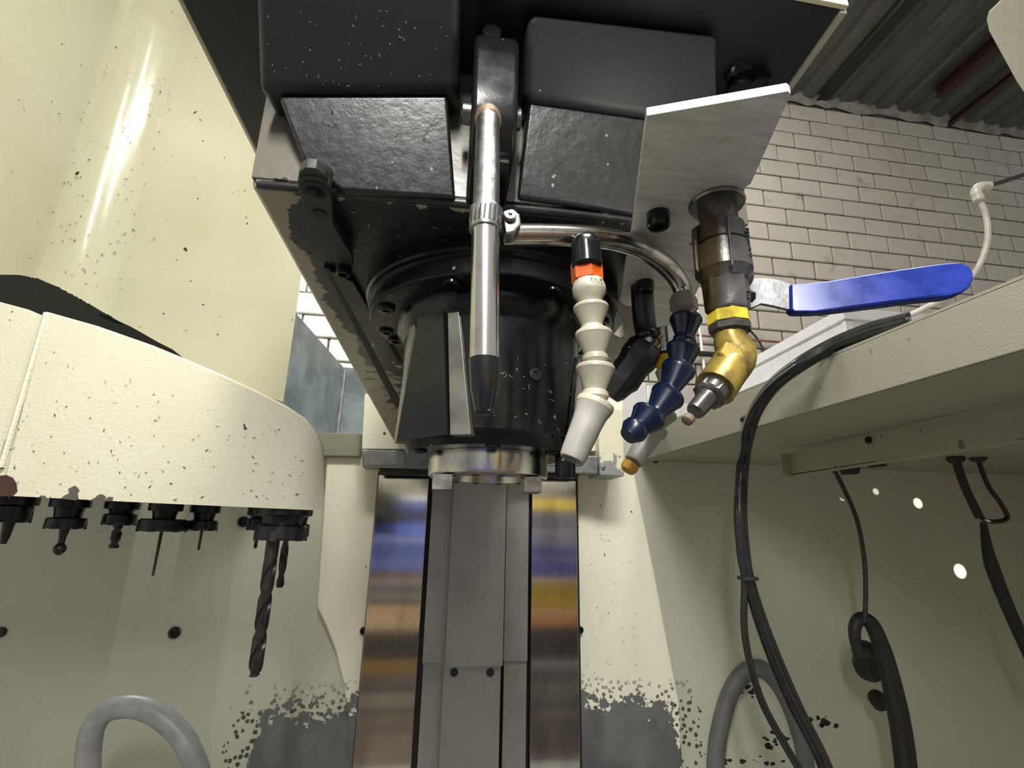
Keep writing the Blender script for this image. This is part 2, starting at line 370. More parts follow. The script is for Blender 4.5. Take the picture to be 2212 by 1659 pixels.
# corrugated ceiling: ribs run towards the wall
bm = bmesh.new(); prev = None; s_ = -1.0; k = 0; prof = []
while s_ < 9:
    prof += [(s_, 0), (s_+.10, 0), (s_+.125, .028), (s_+.165, .028), (s_+.19, 0)]; s_ += .21
for s_, h in prof:
    a = bm.verts.new(WP(s_, CEIL+h, 0)); b = bm.verts.new(WP(s_, CEIL+h+.15, -4.5))
    if prev: bm.faces.new((prev[0], a, b, prev[1]))
    prev = (a, b)
struct(lk('ceiling', bm, M['roof'], ang=20))
def joist(p, far_px, wdt, mat, label, hgt=.10):
    a = p if isinstance(p, V) else oW(*p); d = -WN; L = 4.0; up = V((0, 0, 1)); s2 = WD
    pts = [a-s2*wdt, a+s2*wdt, a+s2*wdt+up*hgt, a-s2*wdt+up*hgt]
    # I section: two flanges and a web
    bm = prism([a-s2*wdt, a+s2*wdt, a+s2*wdt+up*.012, a-s2*wdt+up*.012], d*L)
    for q in (prism([a-s2*.008+up*.012, a+s2*.008+up*.012, a+s2*.008+up*hgt, a-s2*.008+up*hgt], d*L), prism([a-s2*wdt+up*hgt, a+s2*wdt+up*hgt, a+s2*wdt+up*(hgt+.012), a-s2*wdt+up*(hgt+.012)], d*L)):
        mm = bpy.data.meshes.new('t'); q.to_mesh(mm); q.free(); bm.from_mesh(mm); bpy.data.meshes.remove(mm)
    return tag(lk('roof_joist', bm, mat, smooth=False), label, 'joist')
joist((1768, 226), None, .055, M['blacksteel'], 'thick black roof joist, the leftmost, ending above the aluminium plate')
joist(oZ(2028, 213, CEIL-.13), None, .045, M['redsteel'], 'dark red roof joist in the middle, its end close to the roof')
joist((2045, 276), None, .022, M['redsteel'], 'thin dark rod ending low on the block wall at a grey patch', .03)
# pipes along the block wall
a, b = oW(1480, 722, DW-.06), oW(1720, 742, DW-.06); d = (b-a)
tag(lk('wall_pipe', tube([a-d*2, a, b, b+d*.5], .009, 10, 2), M['rust']), 'thin rusty pipe along the block wall, above the black one', 'pipe')
a, b = oW(1490, 762, DW-.08), oW(1620, 772, DW-.08); d = (b-a)
tag(lk('wall_pipe', tube([a-d*2, a, b, b+d*.4], .022, 10, 2), M['blacksteel']), 'thick black pipe along the block wall behind the blue hose', 'pipe')
a = oW(1497, 600, DW-.06); b = oW(1522, 800, DW-.06)
tag(lk('wall_conduit', tube([a, b, b+(b-a)*.7], .012, 10, 2), M['white']), 'pale vertical conduit on the block wall between hose and valve', 'pipe')
a = oW(1612, 705, DW-.05)
tag(lk('wall_cable', tube([a, oW(1640, 738, DW-.05), oW(1655, 775, DW-.05), oW(1660, 820, DW-.05)], .010, 8), M['dull']), 'grey cable drooping on the block wall behind the yellow ring', 'cable')
# white site office / duct seen over the right beam
t = thing('white_cabin', 'white panelled cabin with a corner trim, seen over the right beam', 'cabin', (0, 0, 0))
ap = oY(1822, 672, 2.1); Lp = oX(1430, 935, ap.x); Rp = oY(2030, 690, 2.1)
lk('wall_panel', prism([ap, V((ap.x, 3.5, ap.z)), V((ap.x, 3.5, -.6)), V((ap.x, 2.1, -.6))], (1.8, 0, 0), .01), M['white'], t)
lk('top_trim', prism([ap+V((-.02, -.02, -.05)), V((ap.x-.02, 3.5, ap.z-.05)), V((ap.x-.02, 3.5, ap.z+.01)), ap+V((-.02, -.02, .01))], (1.85, 0, 0), .006), M['white'], t)
lk('corner_trim', box(ap.x-.012, ap.x+.03, 2.086, 2.11, -.6, ap.z-.055, .003), M['white'], t)

t = thing('white_boards', 'stack of white boards against the block wall behind the blue hose', 'boards', (1.2, 3, .5))
for k, (x0, y0, x1, y1) in enumerate(((1318, 822, 1405, 1000), (1400, 832, 1476, 1000), (1470, 866, 1520, 1000))):
    p_, q_ = oY(x0, y0, 3.0+.05*k), oY(x1, y1, 3.0+.05*k)
    lk('board', prism([V((p_.x, 3.0+.05*k, -.8)), V((q_.x, 3.0+.05*k, -.8)), V((q_.x, 3.0+.05*k, p_.z-.02*k)), V((p_.x, 3.0+.05*k, p_.z))], (0, .03, 0), .004), M['white'], t)

# ================================================================== MACHINE ENCLOSURE
YC = 1.30
# back wall (left and right of the column)
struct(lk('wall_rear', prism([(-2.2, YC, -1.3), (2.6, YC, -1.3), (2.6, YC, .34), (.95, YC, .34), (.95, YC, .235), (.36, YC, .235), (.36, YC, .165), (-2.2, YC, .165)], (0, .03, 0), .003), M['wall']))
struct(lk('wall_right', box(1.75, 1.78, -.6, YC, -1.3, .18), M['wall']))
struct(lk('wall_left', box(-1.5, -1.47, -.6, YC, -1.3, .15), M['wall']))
# brighter cream sheet for the lit column, slightly proud, outline follows the light
def lit_column(pxs):
    return [oY(x, y, YC-.022) for x, y in pxs]
t = thing('lit_column_flanks', 'column face painted lit cream either side of the steel way covers, worn grey at its foot', 'column', (0, YC, -.2))
lk('left_lit_flank', prism(lit_column([(705, 984), (697, 1110), (688, 1250), (684, 1312), (700, 1345), (722, 1400), (742, 1480), (752, 1560), (756, 1720), (900, 1720), (900, 984)]), (0, .021, 0), .007, 4), M['lit_column'], t)
lk('right_lit_flank', prism(lit_column([(1200, 984), (1368, 1004), (1392, 1120), (1420, 1260), (1448, 1410), (1470, 1520), (1478, 1720), (1200, 1720)]), (0, .021, 0), .007, 4), M['lit_column'], t)
chips('metal_chips', lambda: ((lambda q: (oY(q[0], q[1], YC-.0225), (0, -1, 0)))((random.uniform(1262, 1380), random.uniform(1130, 1500)))), 90, .0032, M['swarfdark'], t)
# way covers
X = lambda px, Y=YC: oY(px, 1350, Y).x
t = thing('way_cover', 'brushed steel way covers running down the column below the spindle', 'way cover', (0.08, YC-.05, -.3))
def vstrip(px0, px1, Y0, Y1, z0, z1, b=.0015):
    """vertical strip between pixel columns measured at y=1350"""
    return box(oY(px0, 1350, Y0).x, oY(px1, 1350, Y0).x, Y0, Y1, z0, z1, b)
lk('left_rail', vstrip(789, 907, YC-.065, YC-.03, -.75, .12), M['way'], t)
lk('right_rail', vstrip(1147, 1249, YC-.065, YC-.03, -.75, .12), M['way'], t)
lk('left_step', vstrip(919, 967, YC-.055, YC-.03, -.75, .12), M['way2'], t)
lk('right_step', vstrip(1090, 1139, YC-.055, YC-.03, -.75, .12), M['way2'], t)
zt = oY(1020, 1440, YC-.08).z
lk('upper_cover', vstrip(965, 1088, YC-.08, YC-.074, zt, .125, .001), M['way2'], t)
lk('lower_cover', vstrip(963, 1084, YC-.07, YC-.06, -.75, zt+.05, .001), M['way2'], t)
lk('left_upper_step', vstrip(917, 966, YC-.062, YC-.056, oY(935, 1432, YC-.06).z, .12, .001), M['way2'], t)
lk('right_upper_step', vstrip(1089, 1140, YC-.062, YC-.056, oY(1110, 1428, YC-.06).z, .12, .001), M['way2'], t)
lk('backing_plate', box(X(792), X(1245), YC-.035, YC-.024, -.75, .13), M['blackmatt'], t)
for px in (981, 1059): screw(oY(px, 1452, YC-.069), (0, -1, 0), .0085, .003, M['blackmatt'], t)
for px, py in ((786, 1362), (1252, 1360)): tag(screw(oY(px, py, YC-.024), (0, -1, 0), .008, .008, M['black'], None, 'hex_screw'), 'black screw beside the %s way cover' % ('left' if px < 1000 else 'right'), 'screw')
for px in (913, 1143): lk('gap_shade', vstrip(px-7 if px < 1000 else px-4, px+6 if px < 1000 else px+4, YC-.045, YC-.036, -.75, .12), M['blackmatt'], t)  # black strips painted for the shade in the gaps beside the rails

# head saddle (moves with the head): cream block, steel wiper bar, worn bracket
t = thing('head_saddle', 'cream saddle with a grey steel wiper bar across the top of the way covers', 'saddle', (.1, 1.2, .15))
ys = 1.19
a = oY(785, 866, ys); b = oY(780, 970, ys)
lk('saddle_block', prism([oY(787, 850, ys), oY(1346, 850, ys), oY(1345, 975, ys), oY(781, 970, ys)], (0, .09, 0), .003), M['lit_column'], t)
lk('wiper_bar', prism([oY(781, 971, ys-.02), oY(1292, 985, ys-.02), oY(1292, 1024, ys-.02), oY(783, 1010, ys-.02)], (0, .045, 0), .003), M['guard'], t)
lk('wiper_rubber', prism([oY(820, 1011, ys-.01), oY(1250, 1022, ys-.01), oY(1250, 1032, ys-.01), oY(820, 1024, ys-.01)], (0, .03, 0), .001), M['blackmatt'], t)
for (x0, x1) in ((845, 925), (1190, 1260)): lk('wiper_clip', prism([oY(x0-50, 972, ys-.023), oY(x1-50 if x0 < 1000 else x1, 975, ys-.023), oY(x1-50 if x0 < 1000 else x1, 1005, ys-.023), oY(x0-50, 1005, ys-.023)], (0, .005, 0), .001), M['guard'], t)
lk('end_bracket', prism([oY(1291, 880, ys-.03), oY(1346, 884, ys-.03), oY(1349, 1029, ys-.03), oY(1296, 1026, ys-.03)], (0, .10, 0), .003), M['brk'], t)
screw(oY(1303, 1010, ys-.03), (0, -1, 0), .005, .003, M['guard'], t)
# left rear: cream ledge, slate side sheet
struct(lk('trim_1', prism([oY(690, 934, 1.255), oY(780, 936, 1.255), oY(778, 986, 1.255), oY(690, 984, 1.255)], (0, .06, 0), .003), M['cream_beam']))
t = thing('rear_side_sheet', 'slate grey galvanised sheet with a vertical seam behind the tool changer', 'panel', (-.36, 1.4, .3))
xs = -.36; p1 = oX(636, 672, xs); p2 = oX(742, 793, xs)
lk('side_sheet', prism([p1, p2, V((xs, p2.y, .15)), V((xs, p1.y-.07, .15)), p1+(p1-p2)*.12], (-.006, 0, 0), .001), M['slate'], t)
lk('end_sheet', prism([p2, V((.0, p2.y, p2.z-.02)), V((.0, p2.y, .15)), V((xs, p2.y, .15))], (0, .006, 0), .001), M['slate'], t)
lk('seam', box(xs-.002, xs+.012, p2.y-.014, p2.y, .15, p2.z-.01, .003), M['guard'], t)
# ledges on the right: two long folded sheet beams
def long(a, b, k0, k1): return a+(b-a)*k0, a+(b-a)*k1
A0, A1 = oX(2212, 600, .5), oX(1400, 930, .5); B0, B1 = oX(2212, 755, .5), oX(1400, 990, .5)
C0, C1 = oX(2212, 855, .69), oX(1720, 975, .69); D0, D1 = oX(2212, 950, .69), oX(1745, 1022, .69)
def ext(p, q, y): return p+(q-p)*((y-p.y)/(q.y-p.y))
t = thing('side_beam', 'long cream sheet metal beam on the right that the cable bundle hangs over', 'beam', (.5, .8, .2))
yn, yf = .12, 1.298
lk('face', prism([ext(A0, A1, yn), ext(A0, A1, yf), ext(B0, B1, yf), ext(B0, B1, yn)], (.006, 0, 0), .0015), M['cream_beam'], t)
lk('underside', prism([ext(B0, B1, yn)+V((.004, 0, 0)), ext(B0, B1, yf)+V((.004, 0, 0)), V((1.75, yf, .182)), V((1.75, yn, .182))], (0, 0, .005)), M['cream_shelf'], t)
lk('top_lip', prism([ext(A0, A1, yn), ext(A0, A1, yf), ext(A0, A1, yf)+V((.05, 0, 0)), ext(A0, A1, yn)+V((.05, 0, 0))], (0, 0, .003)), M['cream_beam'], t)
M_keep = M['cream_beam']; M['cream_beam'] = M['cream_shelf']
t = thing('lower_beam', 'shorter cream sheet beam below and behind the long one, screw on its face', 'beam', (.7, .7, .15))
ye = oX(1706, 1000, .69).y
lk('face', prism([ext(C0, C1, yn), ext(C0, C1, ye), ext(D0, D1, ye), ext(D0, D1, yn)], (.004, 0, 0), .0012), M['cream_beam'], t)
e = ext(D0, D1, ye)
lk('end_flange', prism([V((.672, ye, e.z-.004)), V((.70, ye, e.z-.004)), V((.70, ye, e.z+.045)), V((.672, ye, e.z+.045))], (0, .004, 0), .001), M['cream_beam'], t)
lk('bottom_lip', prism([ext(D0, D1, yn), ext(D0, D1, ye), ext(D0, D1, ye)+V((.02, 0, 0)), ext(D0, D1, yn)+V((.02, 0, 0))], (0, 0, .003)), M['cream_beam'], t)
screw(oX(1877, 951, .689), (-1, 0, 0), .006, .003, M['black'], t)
tag(screw(oY(1657, 971, YC), (0, -1, 0), .010, .006, M['black'], None, 'wall_screw'), 'black screw on the rear wall left of the lower beam end', 'screw')
tag(screw(oY(1416, 995, YC), (0, -1, 0), .007, .006, M['black'], None, 'wall_screw'), 'small black screw just under the long beam, right of the column', 'screw')
tag(screw(oY(378, 1366, YC), (0, -1, 0), .012, .006, M['black'], None, 'wall_screw'), 'black screw alone on the left rear wall, below the drills', 'screw')
tag(screw(oY(4, 1365, YC), (0, -1, 0), .010, .006, M['black'], None, 'wall_screw'), 'black screw at the far left edge of the rear wall', 'screw')
M['cream_beam'] = M_keep
# cream door edge, top right
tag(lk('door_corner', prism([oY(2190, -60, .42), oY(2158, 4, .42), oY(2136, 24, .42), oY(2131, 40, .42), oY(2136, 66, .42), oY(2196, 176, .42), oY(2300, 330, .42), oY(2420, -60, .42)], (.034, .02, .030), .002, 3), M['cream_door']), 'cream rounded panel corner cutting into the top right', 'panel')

# ================================================================== TOOL CHANGER (left)
# tall bent cover sheet
path = [(-.252, .800), (-.33, .797), (-.42, .7935), (-.50, .790)]
path += [(-.505+math.sin(rad(-a_))*.075, .715+math.cos(rad(-a_))*.075) for a_ in range(6, 90, 6)]
path += [(-.580, .70), (-.5805, .60), (-.581, .50), (-.5815, .40), (-.582, .30), (-.5825, .2)]
bc = [(-300, 588), (0, 592), (50, 594), (80, 600), (125, 618), (180, 648), (240, 682), (300, 715), (372, 752), (420, 790), (560, 846), (800, 950)]
def gcurve(x):
    for (x0, y0), (x1, y1) in zip(bc, bc[1:]):
        if x0 <= x <= x1: return y0+(y1-y0)*(x-x0)/(x1-x0)
    return bc[0][1] if x < bc[0][0] else bc[-1][1]
PP = spline([(*p, 0) for p in path], 4); cols = []
for p in PP:
    z = 1.4
    while z > -.2:
        x, y = proj(V((p.x, p.y, z)))
        if y > gcurve(x): break
        z -= .002
    cols.append((p, z))
for i, (p, z) in enumerate(cols):
    if p.y < .42: cols[i] = (p, max(z, .2) if z > -.1 else .25)
bm = bmesh.new(); G = []
for p, z in cols:
    G.append([bm.verts.new(V((p.x, p.y, zz_))) for zz_ in (z, max(.46, z+.02), .56, .70, .85, 1.0, 1.25)])
for a, b in zip(G, G[1:]):
    for k in range(6): bm.faces.new((a[k], b[k], b[k+1], a[k+1]))
r_ = bmesh.ops.solidify(bm, geom=bm.faces[:], thickness=.003)
t = thing('changer_cover', 'tall cream sheet metal cover bent beside the spindle head, upper left', 'panel', (-.4, .8, .5))
o = lk('cover_sheet', bm, M['cream'], t, 60); o.modifiers.clear()
random.seed(11)
def on_cover():
    i = random.randrange(4, len(cols)-12); p, z = cols[i]; q = cols[i+1][0]; k = random.random(); pp = p.lerp(q, k)
    d = (q-p).normalized(); nrm = V((-d.y, d.x, 0)); nrm = nrm if nrm.dot(-pp) > 0 else -nrm
    return V((pp.x, pp.y, random.uniform(z+.02, .75)))+nrm*.002, nrm
chips('metal_chips', on_cover, 150, .0042, M['swarfdark'], t)
# drum guard
YD = .62
t = thing('tool_drum', 'textured cream guard of the tool drum, paint chipped along its lower edge', 'tool changer', (-.3, YD, .1))
out = [(100, 672), (210, 703), (330, 745), (410, 778), (480, 808), (560, 845), (620, 876), (660, 902), (685, 930), (698, 962), (703, 1000), (703, 1050), (697, 1103), (340, 1087), (-2, 1070)]
lk('front_guard', prism([oY(x, y, YD) for x, y in out], (-.085, .22, .016), .010, 5, lambda c_: c_.z > .035 and c_.y < .7), M['cream_text'], t)
out = [(-260, 560), (0, 652), (60, 668), (98, 684), (125, 700), (30, 1040), (24, 1070), (-400, 1050)]
lk('side_guard', prism([oY(x, y, YD+.004) for x, y in out], (-.05, .2, .016), .001, 2), M['cream_text'], t)
lk('seam_bead', tube([oY(101, 676, YD+.002), oY(54, 835, YD+.002), oY(2, 1010, YD+.002)], .0032, 8, 4), M['cream_text'], t)
def chipshape(name, pts, mat, Y):
    return lk(name, prism([oY(x, y, Y) for x, y in pts], (0, -.0006, 0)), mat, t, smooth=False)
M['primer'] = simple('bare primer', (.085, .078, .06), .5, 0, .3, 60)
M['primer2'] = simple('rust brown scab', (.045, .017, .011), .5, 0, .3, 60)
M['primer3'] = simple('purple grey primer', (.12, .105, .10), .35, 0, .3, 60)
chipshape('paint_chip', [(132, 1077), (140, 1070), (150, 1066), (148, 1056), (156, 1052), (162, 1049), (168, 1053), (172, 1060), (168, 1066), (170, 1076), (165, 1081)], M['primer'], YD)
chipshape('paint_chip', [(190, 1082), (205, 1076), (214, 1068), (222, 1068), (230, 1073), (224, 1080), (236, 1073), (245, 1074), (243, 1082), (232, 1083)], M['primer'], YD)
chipshape('paint_chip', [(82, 1075), (90, 1070), (100, 1072), (100, 1076)], M['primer'], YD)
chipshape('paint_chip', [(0, 1028), (14, 1026), (28, 1032), (36, 1044), (38, 1062), (30, 1070), (16, 1072), (0, 1072)], M['primer2'], YD)
chipshape('paint_chip', [(-10, 652), (30, 662), (70, 678), (92, 690), (80, 740), (74, 762), (66, 740), (52, 728), (34, 720), (20, 726), (-10, 720)], M['primer3'], YD+.006)
chipshape('paint_chip', [(2, 985), (10, 955), (16, 943), (15, 962), (8, 985)], M['primer3'], YD)
chips('metal_chips', lambda: ((lambda q: (oY(q[0], q[1], YD-.0004), (0, -1, 0)))((lambda x: (x, random.uniform(720+x*.33 if x > 60 else 900, 1080)))(random.uniform(20, 660)))), 110, .0032, M['swarfdark'], t)
drum_t = t
# dark cavity behind the drum
tag(lk('changer_housing', box(-.95, -.40, .98, 1.02, .08, .60, .004), M['interior']), 'dark inside of the tool changer seen through the curved cut-out', 'housing')
lk('drive_motor', lathe(oY(238, 690, .88), V((.3, 0, 1)), [(0, .018), (.04, .018), (.04, .03), (.12, .03)], 24), M['blackmatt'], drum_t)

def helix(p0, p1, r, turns, seg=26, n=60, depth=.34, tip=True):
    """two flute twisted cutter"""
    p0, p1 = V(p0), V(p1); ax, u, v = frame(p1-p0); L = (p1-p0).length; bm = bmesh.new(); R_ = []
    for i in range(n+1):
        f = i/n; ring = []
        fl = min(1, f*6)
        for k in range(seg):
            a = 2*PI*k/seg; q = abs(math.cos(a)); rr = r*(1-depth*fl*(1 if q < .55 else max(0, 1-(q-.55)/.12)))
            if tip and f > .97: rr *= .8
            aa = a+turns*2*PI*f; ring.append(bm.verts.new(p0+ax*(L*f)+(u*math.cos(aa)+v*math.sin(aa))*rr))
        R_.append(ring)
    for a, b in zip(R_, R_[1:]):
        for k in range(seg): bm.faces.new((a[k], a[(k+1) % seg], b[(k+1) % seg], b[k]))
    bm.faces.new(R_[0][::-1]); bm.faces.new(R_[-1]); return bm
def holder(px, top, nut_t, nut_b, wf, wn, Y, label, big=False):
    """V flange, groove, neck and collet nut, hanging; widths in picture pixels"""
    a = oY(px, nut_b, Y); x, y = a.x, Y; K = (a.dot(FWD))/F; zt = oY(px, top, Y).z+.02; zb = a.z
    rf, rn = wf/2*K, wn/2*K; zn = oY(px, nut_t, Y).z; H = zt-zn; t = thing('tool_holder', label, 'tool holder', (x, y, zb), None)
    zf = oY(px, top+15, Y).z-zn
    lk('flange', lathe(V((x, y, zn-.001)), (0, 0, 1), [(0, rf*.66), (zf*.5, rf*.68), (zf, rf*.74), (zf+.0006, rf*.97), (zf+.002, rf), (zf+.024, rf), (zf+.026, rf*.9)], 36), M['holder'], t)
    h = zn-zb; bm = lathe(V((x, y, zb)), (0, 0, 1), [(0, rn*.45), (0, rn*.9), (h*.15, rn), (h*.88, rn), (h, rn*.9)], 48)
    nt = lk('collet_nut', bm, M['holder'], t)
    for k in range(6):
        an = 2*PI*k/6+.52; d = V((math.cos(an), math.sin(an), 0)); s2 = V((-d.y, d.x, 0)); c = V((x, y, zb-.0005))+d*rn
        lk('nut_slot', prism([c-s2*rn*.13-d*rn*.1, c+s2*rn*.13-d*rn*.1, c+s2*rn*.13+d*rn*.012, c-s2*rn*.13+d*rn*.012], (0, 0, h*.6)), M['blackmatt'], nt)
    return t, V((x, y, zb)), K
t, p, K = holder(20, 1075, 1090, 1128, 85, 70, .74, 'black tool holder cut by the left edge of the photo')
lk('cutter', lathe(p, (0, 0, -1), [(0, 11*K), (30*K, 8*K), (45*K, 5*K)], 20), M['drill'], t)
t, p, K = holder(140, 1080, 1118, 1142, 74, 72, .74, 'black tool holder with a ball shaped cutter, under the chipped paint')
lk('cutter', lathe(p, (0, 0, -1), [(0, 10*K), (18*K, 6.5*K), (30*K, 6*K), (36*K, 11*K), (42*K, 12*K), (48*K, 10*K), (53*K, 5*K), (55*K, 1*K)], 20), M['drill'], t)
t, p, K = holder(256, 1084, 1110, 1134, 66, 62, .76, 'small black tool holder with a short fluted end mill')
lk('cutter', helix(p, p-V((0, 0, 48*K)), 9.5*K, .9, 20, 24), M['drill'], t)
t, p, K = holder(349, 1088, 1121, 1148, 66, 92, .75, 'wide black collet nut holding a long thin drill')
lk('cutter', lathe(p, (0, 0, -1), [(0, 3.4*K), (86*K, 2.6*K), (88*K, 3*K), (91*K, .5*K)], 12), M['drill'], t)
t, p, K = holder(436, 1092, 1124, 1146, 60, 58, .78, 'small black tool holder with a short thin drill')
lk('cutter', lathe(p, (0, 0, -1), [(0, 3*K), (38*K, 2.6*K), (41*K, .4*K)], 12), M['drill'], t)
t, p, K = holder(606, 1098, 1134, 1167, 118, 106, .66, 'large black tool holder with the long twist drill')
lk('cutter', helix(p+V((-.008, 0, 0)), p+V((-.008, 0, -262*K)), 13.6*K, 1.75, 30, 110, .36), M['drill'], t)
lk('cutter_shank', cyl(p+V((-.008, 0, 0)), p+V((-.008, 0, -38*K)), 13.4*K, 20), M['drill'], t)
t, p, K = holder(641, 1098, 1132, 1158, 52, 48, .80, 'tool holder half hidden behind the large one, with a slim drill')
lk('cutter', helix(p+V((-.014, 0, .01)), p+V((-.014, 0, -104*K)), 8*K, .9, 20, 40, .3), M['drill'], t)
t, p, K = holder(557, 1098, 1120, 1145, 52, 46, .80, 'small tool holder left of the large one, with a stub cutter')
lk('cutter', lathe(p, (0, 0, -1), [(0, 4*K), (36*K, 3.6*K), (38*K, 1*K)], 12), M['drill'], t)
tag(screw(oY(527, 1127, YC), (0, -1, 0), .012, .008, M['black'], None, 'wall_screw'), 'black screw on the rear wall just left of the large tool holder', 'screw')

# grey hose arch bottom left, grey seal ring bottom right
cx, cz, ya = None, None, .98
arch = [(196, 1760), (190, 1690), (192, 1620), (202, 1570), (228, 1538), (268, 1526), (310, 1530), (350, 1550), (388, 1585), (414, 1630), (434, 1690), (450, 1780)]
tag(lk('hose_arch', tube([oY(x, y, ya) for x, y in arch], .0165, 20, 8), M['hosegrey']), 'pale grey hose arching up from the bottom left corner', 'hose')
ringp = [(1548, 1780), (1545, 1690), (1550, 1600), (1572, 1510), (1600, 1462), (1630, 1443), (1662, 1456), (1694, 1500), (1722, 1570), (1738, 1640), (1748, 1780)]
t = thing('oval_hatch', 'oval hatch ringed by a grey rubber seal behind the hanging cables', 'hatch', (.7, YC, -.5))
lk('seal', tube([oY(x, y, YC-.006) for x, y in ringp], .020, 16, 8), M['ringgrey'], t)
lk('hatch_plate', prism([oY(x, y, YC-.004) for x, y in ringp], (0, .003, 0)), M['wall'], t)
random.seed(5)
for (x, y, n_) in ((1610, 1492, 8), (1672, 1600, 9), (1655, 1640, 6), (1782, 1560, 6), (1600, 1640, 4), (1690, 1588, 6), (1776, 1566, 4)):
    for k in range(n_):
        px, py = x+random.gauss(0, 16), y+random.gauss(0, 9); s_ = random.uniform(2, 10)
        pts = [(px+s_*math.cos(a)*random.uniform(.5, 1.2), py+s_*.8*math.sin(a)*random.uniform(.5, 1.2)) for a in [2*PI*i/9 for i in range(9)]]
        yy = YC-.0042 if px < 1735 else YC-.0002
        q = lk('paint_chip', prism([oY(a, b, yy) for a, b in pts], (0, -.0006, 0)), M['blackmatt'], t, smooth=False)

# ------------------------------------------------------------------ cables on the right
t = thing('cable_bundle', 'bundle of black cables hanging over the long beam, tied in three places', 'cable', (.5, .85, .1))
def cb(off, pts, r, mat=None, nm='cable'):
    return lk(nm, tube([oY(x+off[0], y+off[1], Y) for x, y, Y in pts], r, 14, 8), mat or M['rubber'], t)
XB = .472
main = [(x, y, oX(x, y, xb).y) for x, y, xb in ((1960, 688, .54), (1880, 710, .52), (1800, 742, .50), (1725, 785, XB), (1668, 830, XB), (1632, 880, XB), (1614, 930, XB))]+[(1602, 1000, .83), (1597, 1100, .83), (1604, 1190, .83), (1613, 1245, .83)]
cb((0, 0), main+[(1636, 1330, .83), (1672, 1430, .83), (1716, 1530, .83), (1768, 1630, .83), (1800, 1720, .83)], .0082)
cb((-5, 8), main+[(1612, 1340, .83), (1624, 1420, .83), (1652, 1510, .83), (1700, 1600, .83), (1770, 1720, .83)], .0055)
cb((7, 6), main+[(1640, 1332, .84), (1678, 1430, .84), (1722, 1530, .84), (1772, 1630, .84), (1806, 1720, .84)], .0072)
cb((6, -10), [main[0]]+main[1:5], .0035)
for i, (x, y, Y, r) in enumerate(((1776, 757, .68, .0130), (1634, 868, .79, .0160), (1617, 905, .80, .0160), (1612, 1243, .83, .0160))):
    d = (oY(x+(-30 if i < 1 else -12 if i < 3 else 2), y+(20 if i < 1 else 25), Y)-oY(x, y, Y)).normalized(); c = oY(x+3, y+6, Y)
    lk('cable_tie', lathe(c-d*.0025, d, [(0, r*.96), (0, r), (.005, r), (.005, r*.96)], 20), M['blackmatt'], t)
tag(lk('thin_cord', tube([oY(1796, 1005, .98), oY(1820, 1050, .98), oY(1850, 1120, .99), (oY(1866, 1200, 1.0)), oY(1870, 1270, 1.0), oY(1868, 1345, 1.0)], .0042, 10), M['cord']), 'thin black cord hanging from the lower beam to the looped connector', 'cord')
t = thing('looped_hose', 'thick black hose looped at its top and running off the bottom edge', 'hose', (.95, 1.0, -.3))
lk('hose', tube([oY(x, y, 1.05) for x, y in ((1858, 1420), (1846, 1375), (1850, 1345), (1866, 1336), (1885, 1352), (1905, 1400), (1922, 1460), (1938, 1530), (1950, 1600), (1962, 1700))], [.010, .012, .014, .017, .019, .019], 14), M['cord'], t)
lk('connector', lathe(oY(1862, 1395, 1.1), oY(1892, 1478, 1.16)-oY(1862, 1395, 1.1), [(0, .012), (.01, .022), (.05, .026), (.055, .030), (.075, .030), (.08, .02), (.095, .018)], 20), M['cord'], t)
lk('connector', lathe(oY(1890, 1500, 1.18), oY(1905, 1530, 1.2)-oY(1890, 1500, 1.18), [(0, .012), (.01, .018), (.035, .016)], 16), M['cord'], t)
t = thing('gland_cable', 'black cables from two glands under the lower beam, looped then running right', 'cable', (1.3, 1.1, 0))
for x, y in ((2062, 985), (2110, 982)):
    lk('cable_gland', lathe(oY(x, y-14, 1.0), oY(x+3, y+16, 1.0)-oY(x, y-14, 1.0), [(0, .013), (.014, .013), (.014, .017), (.024, .017), (.03, .011)], 6), M['cord'], t)
lk('cable', tube([oY(x, y, 1.02) for x, y in ((2064, 995), (2085, 1050), (2112, 1105), (2126, 1122), (2150, 1127), (2176, 1118), (2160, 1085), (2135, 1050), (2112, 992))], .0048, 10), M['cord'], t)
lk('sleeve', tube([oY(x, y, 1.03) for x, y in ((2066, 1000), (2088, 1060), (2116, 1118))], .0085, 12), M['dull'], t)
lk('thick_cable', tube([oY(x, y, 1.03) for x, y in ((2124, 1128), (2136, 1200), (2160, 1270), (2194, 1350), (2240, 1450))], [.006, .013, .012, .012], 12), M['cord'], t)
t = thing('hanging_plugs', 'two dark plugs poking out under the lower beam', 'plug', (1.0, 1.0, .05))
lk('wide_plug', prism([oY(1820, 1000, 1.0), oY(1862, 998, 1.0), oY(1857, 1023, 1.0), oY(1832, 1024, 1.0)], (0, .02, 0), .001), M['cord'], t)
lk('square_plug', prism([oY(1887, 992, 1.0), oY(1914, 990, 1.0), oY(1917, 1007, 1.0), oY(1891, 1008, 1.0)], (0, .02, 0), .001), M['cord'], t)
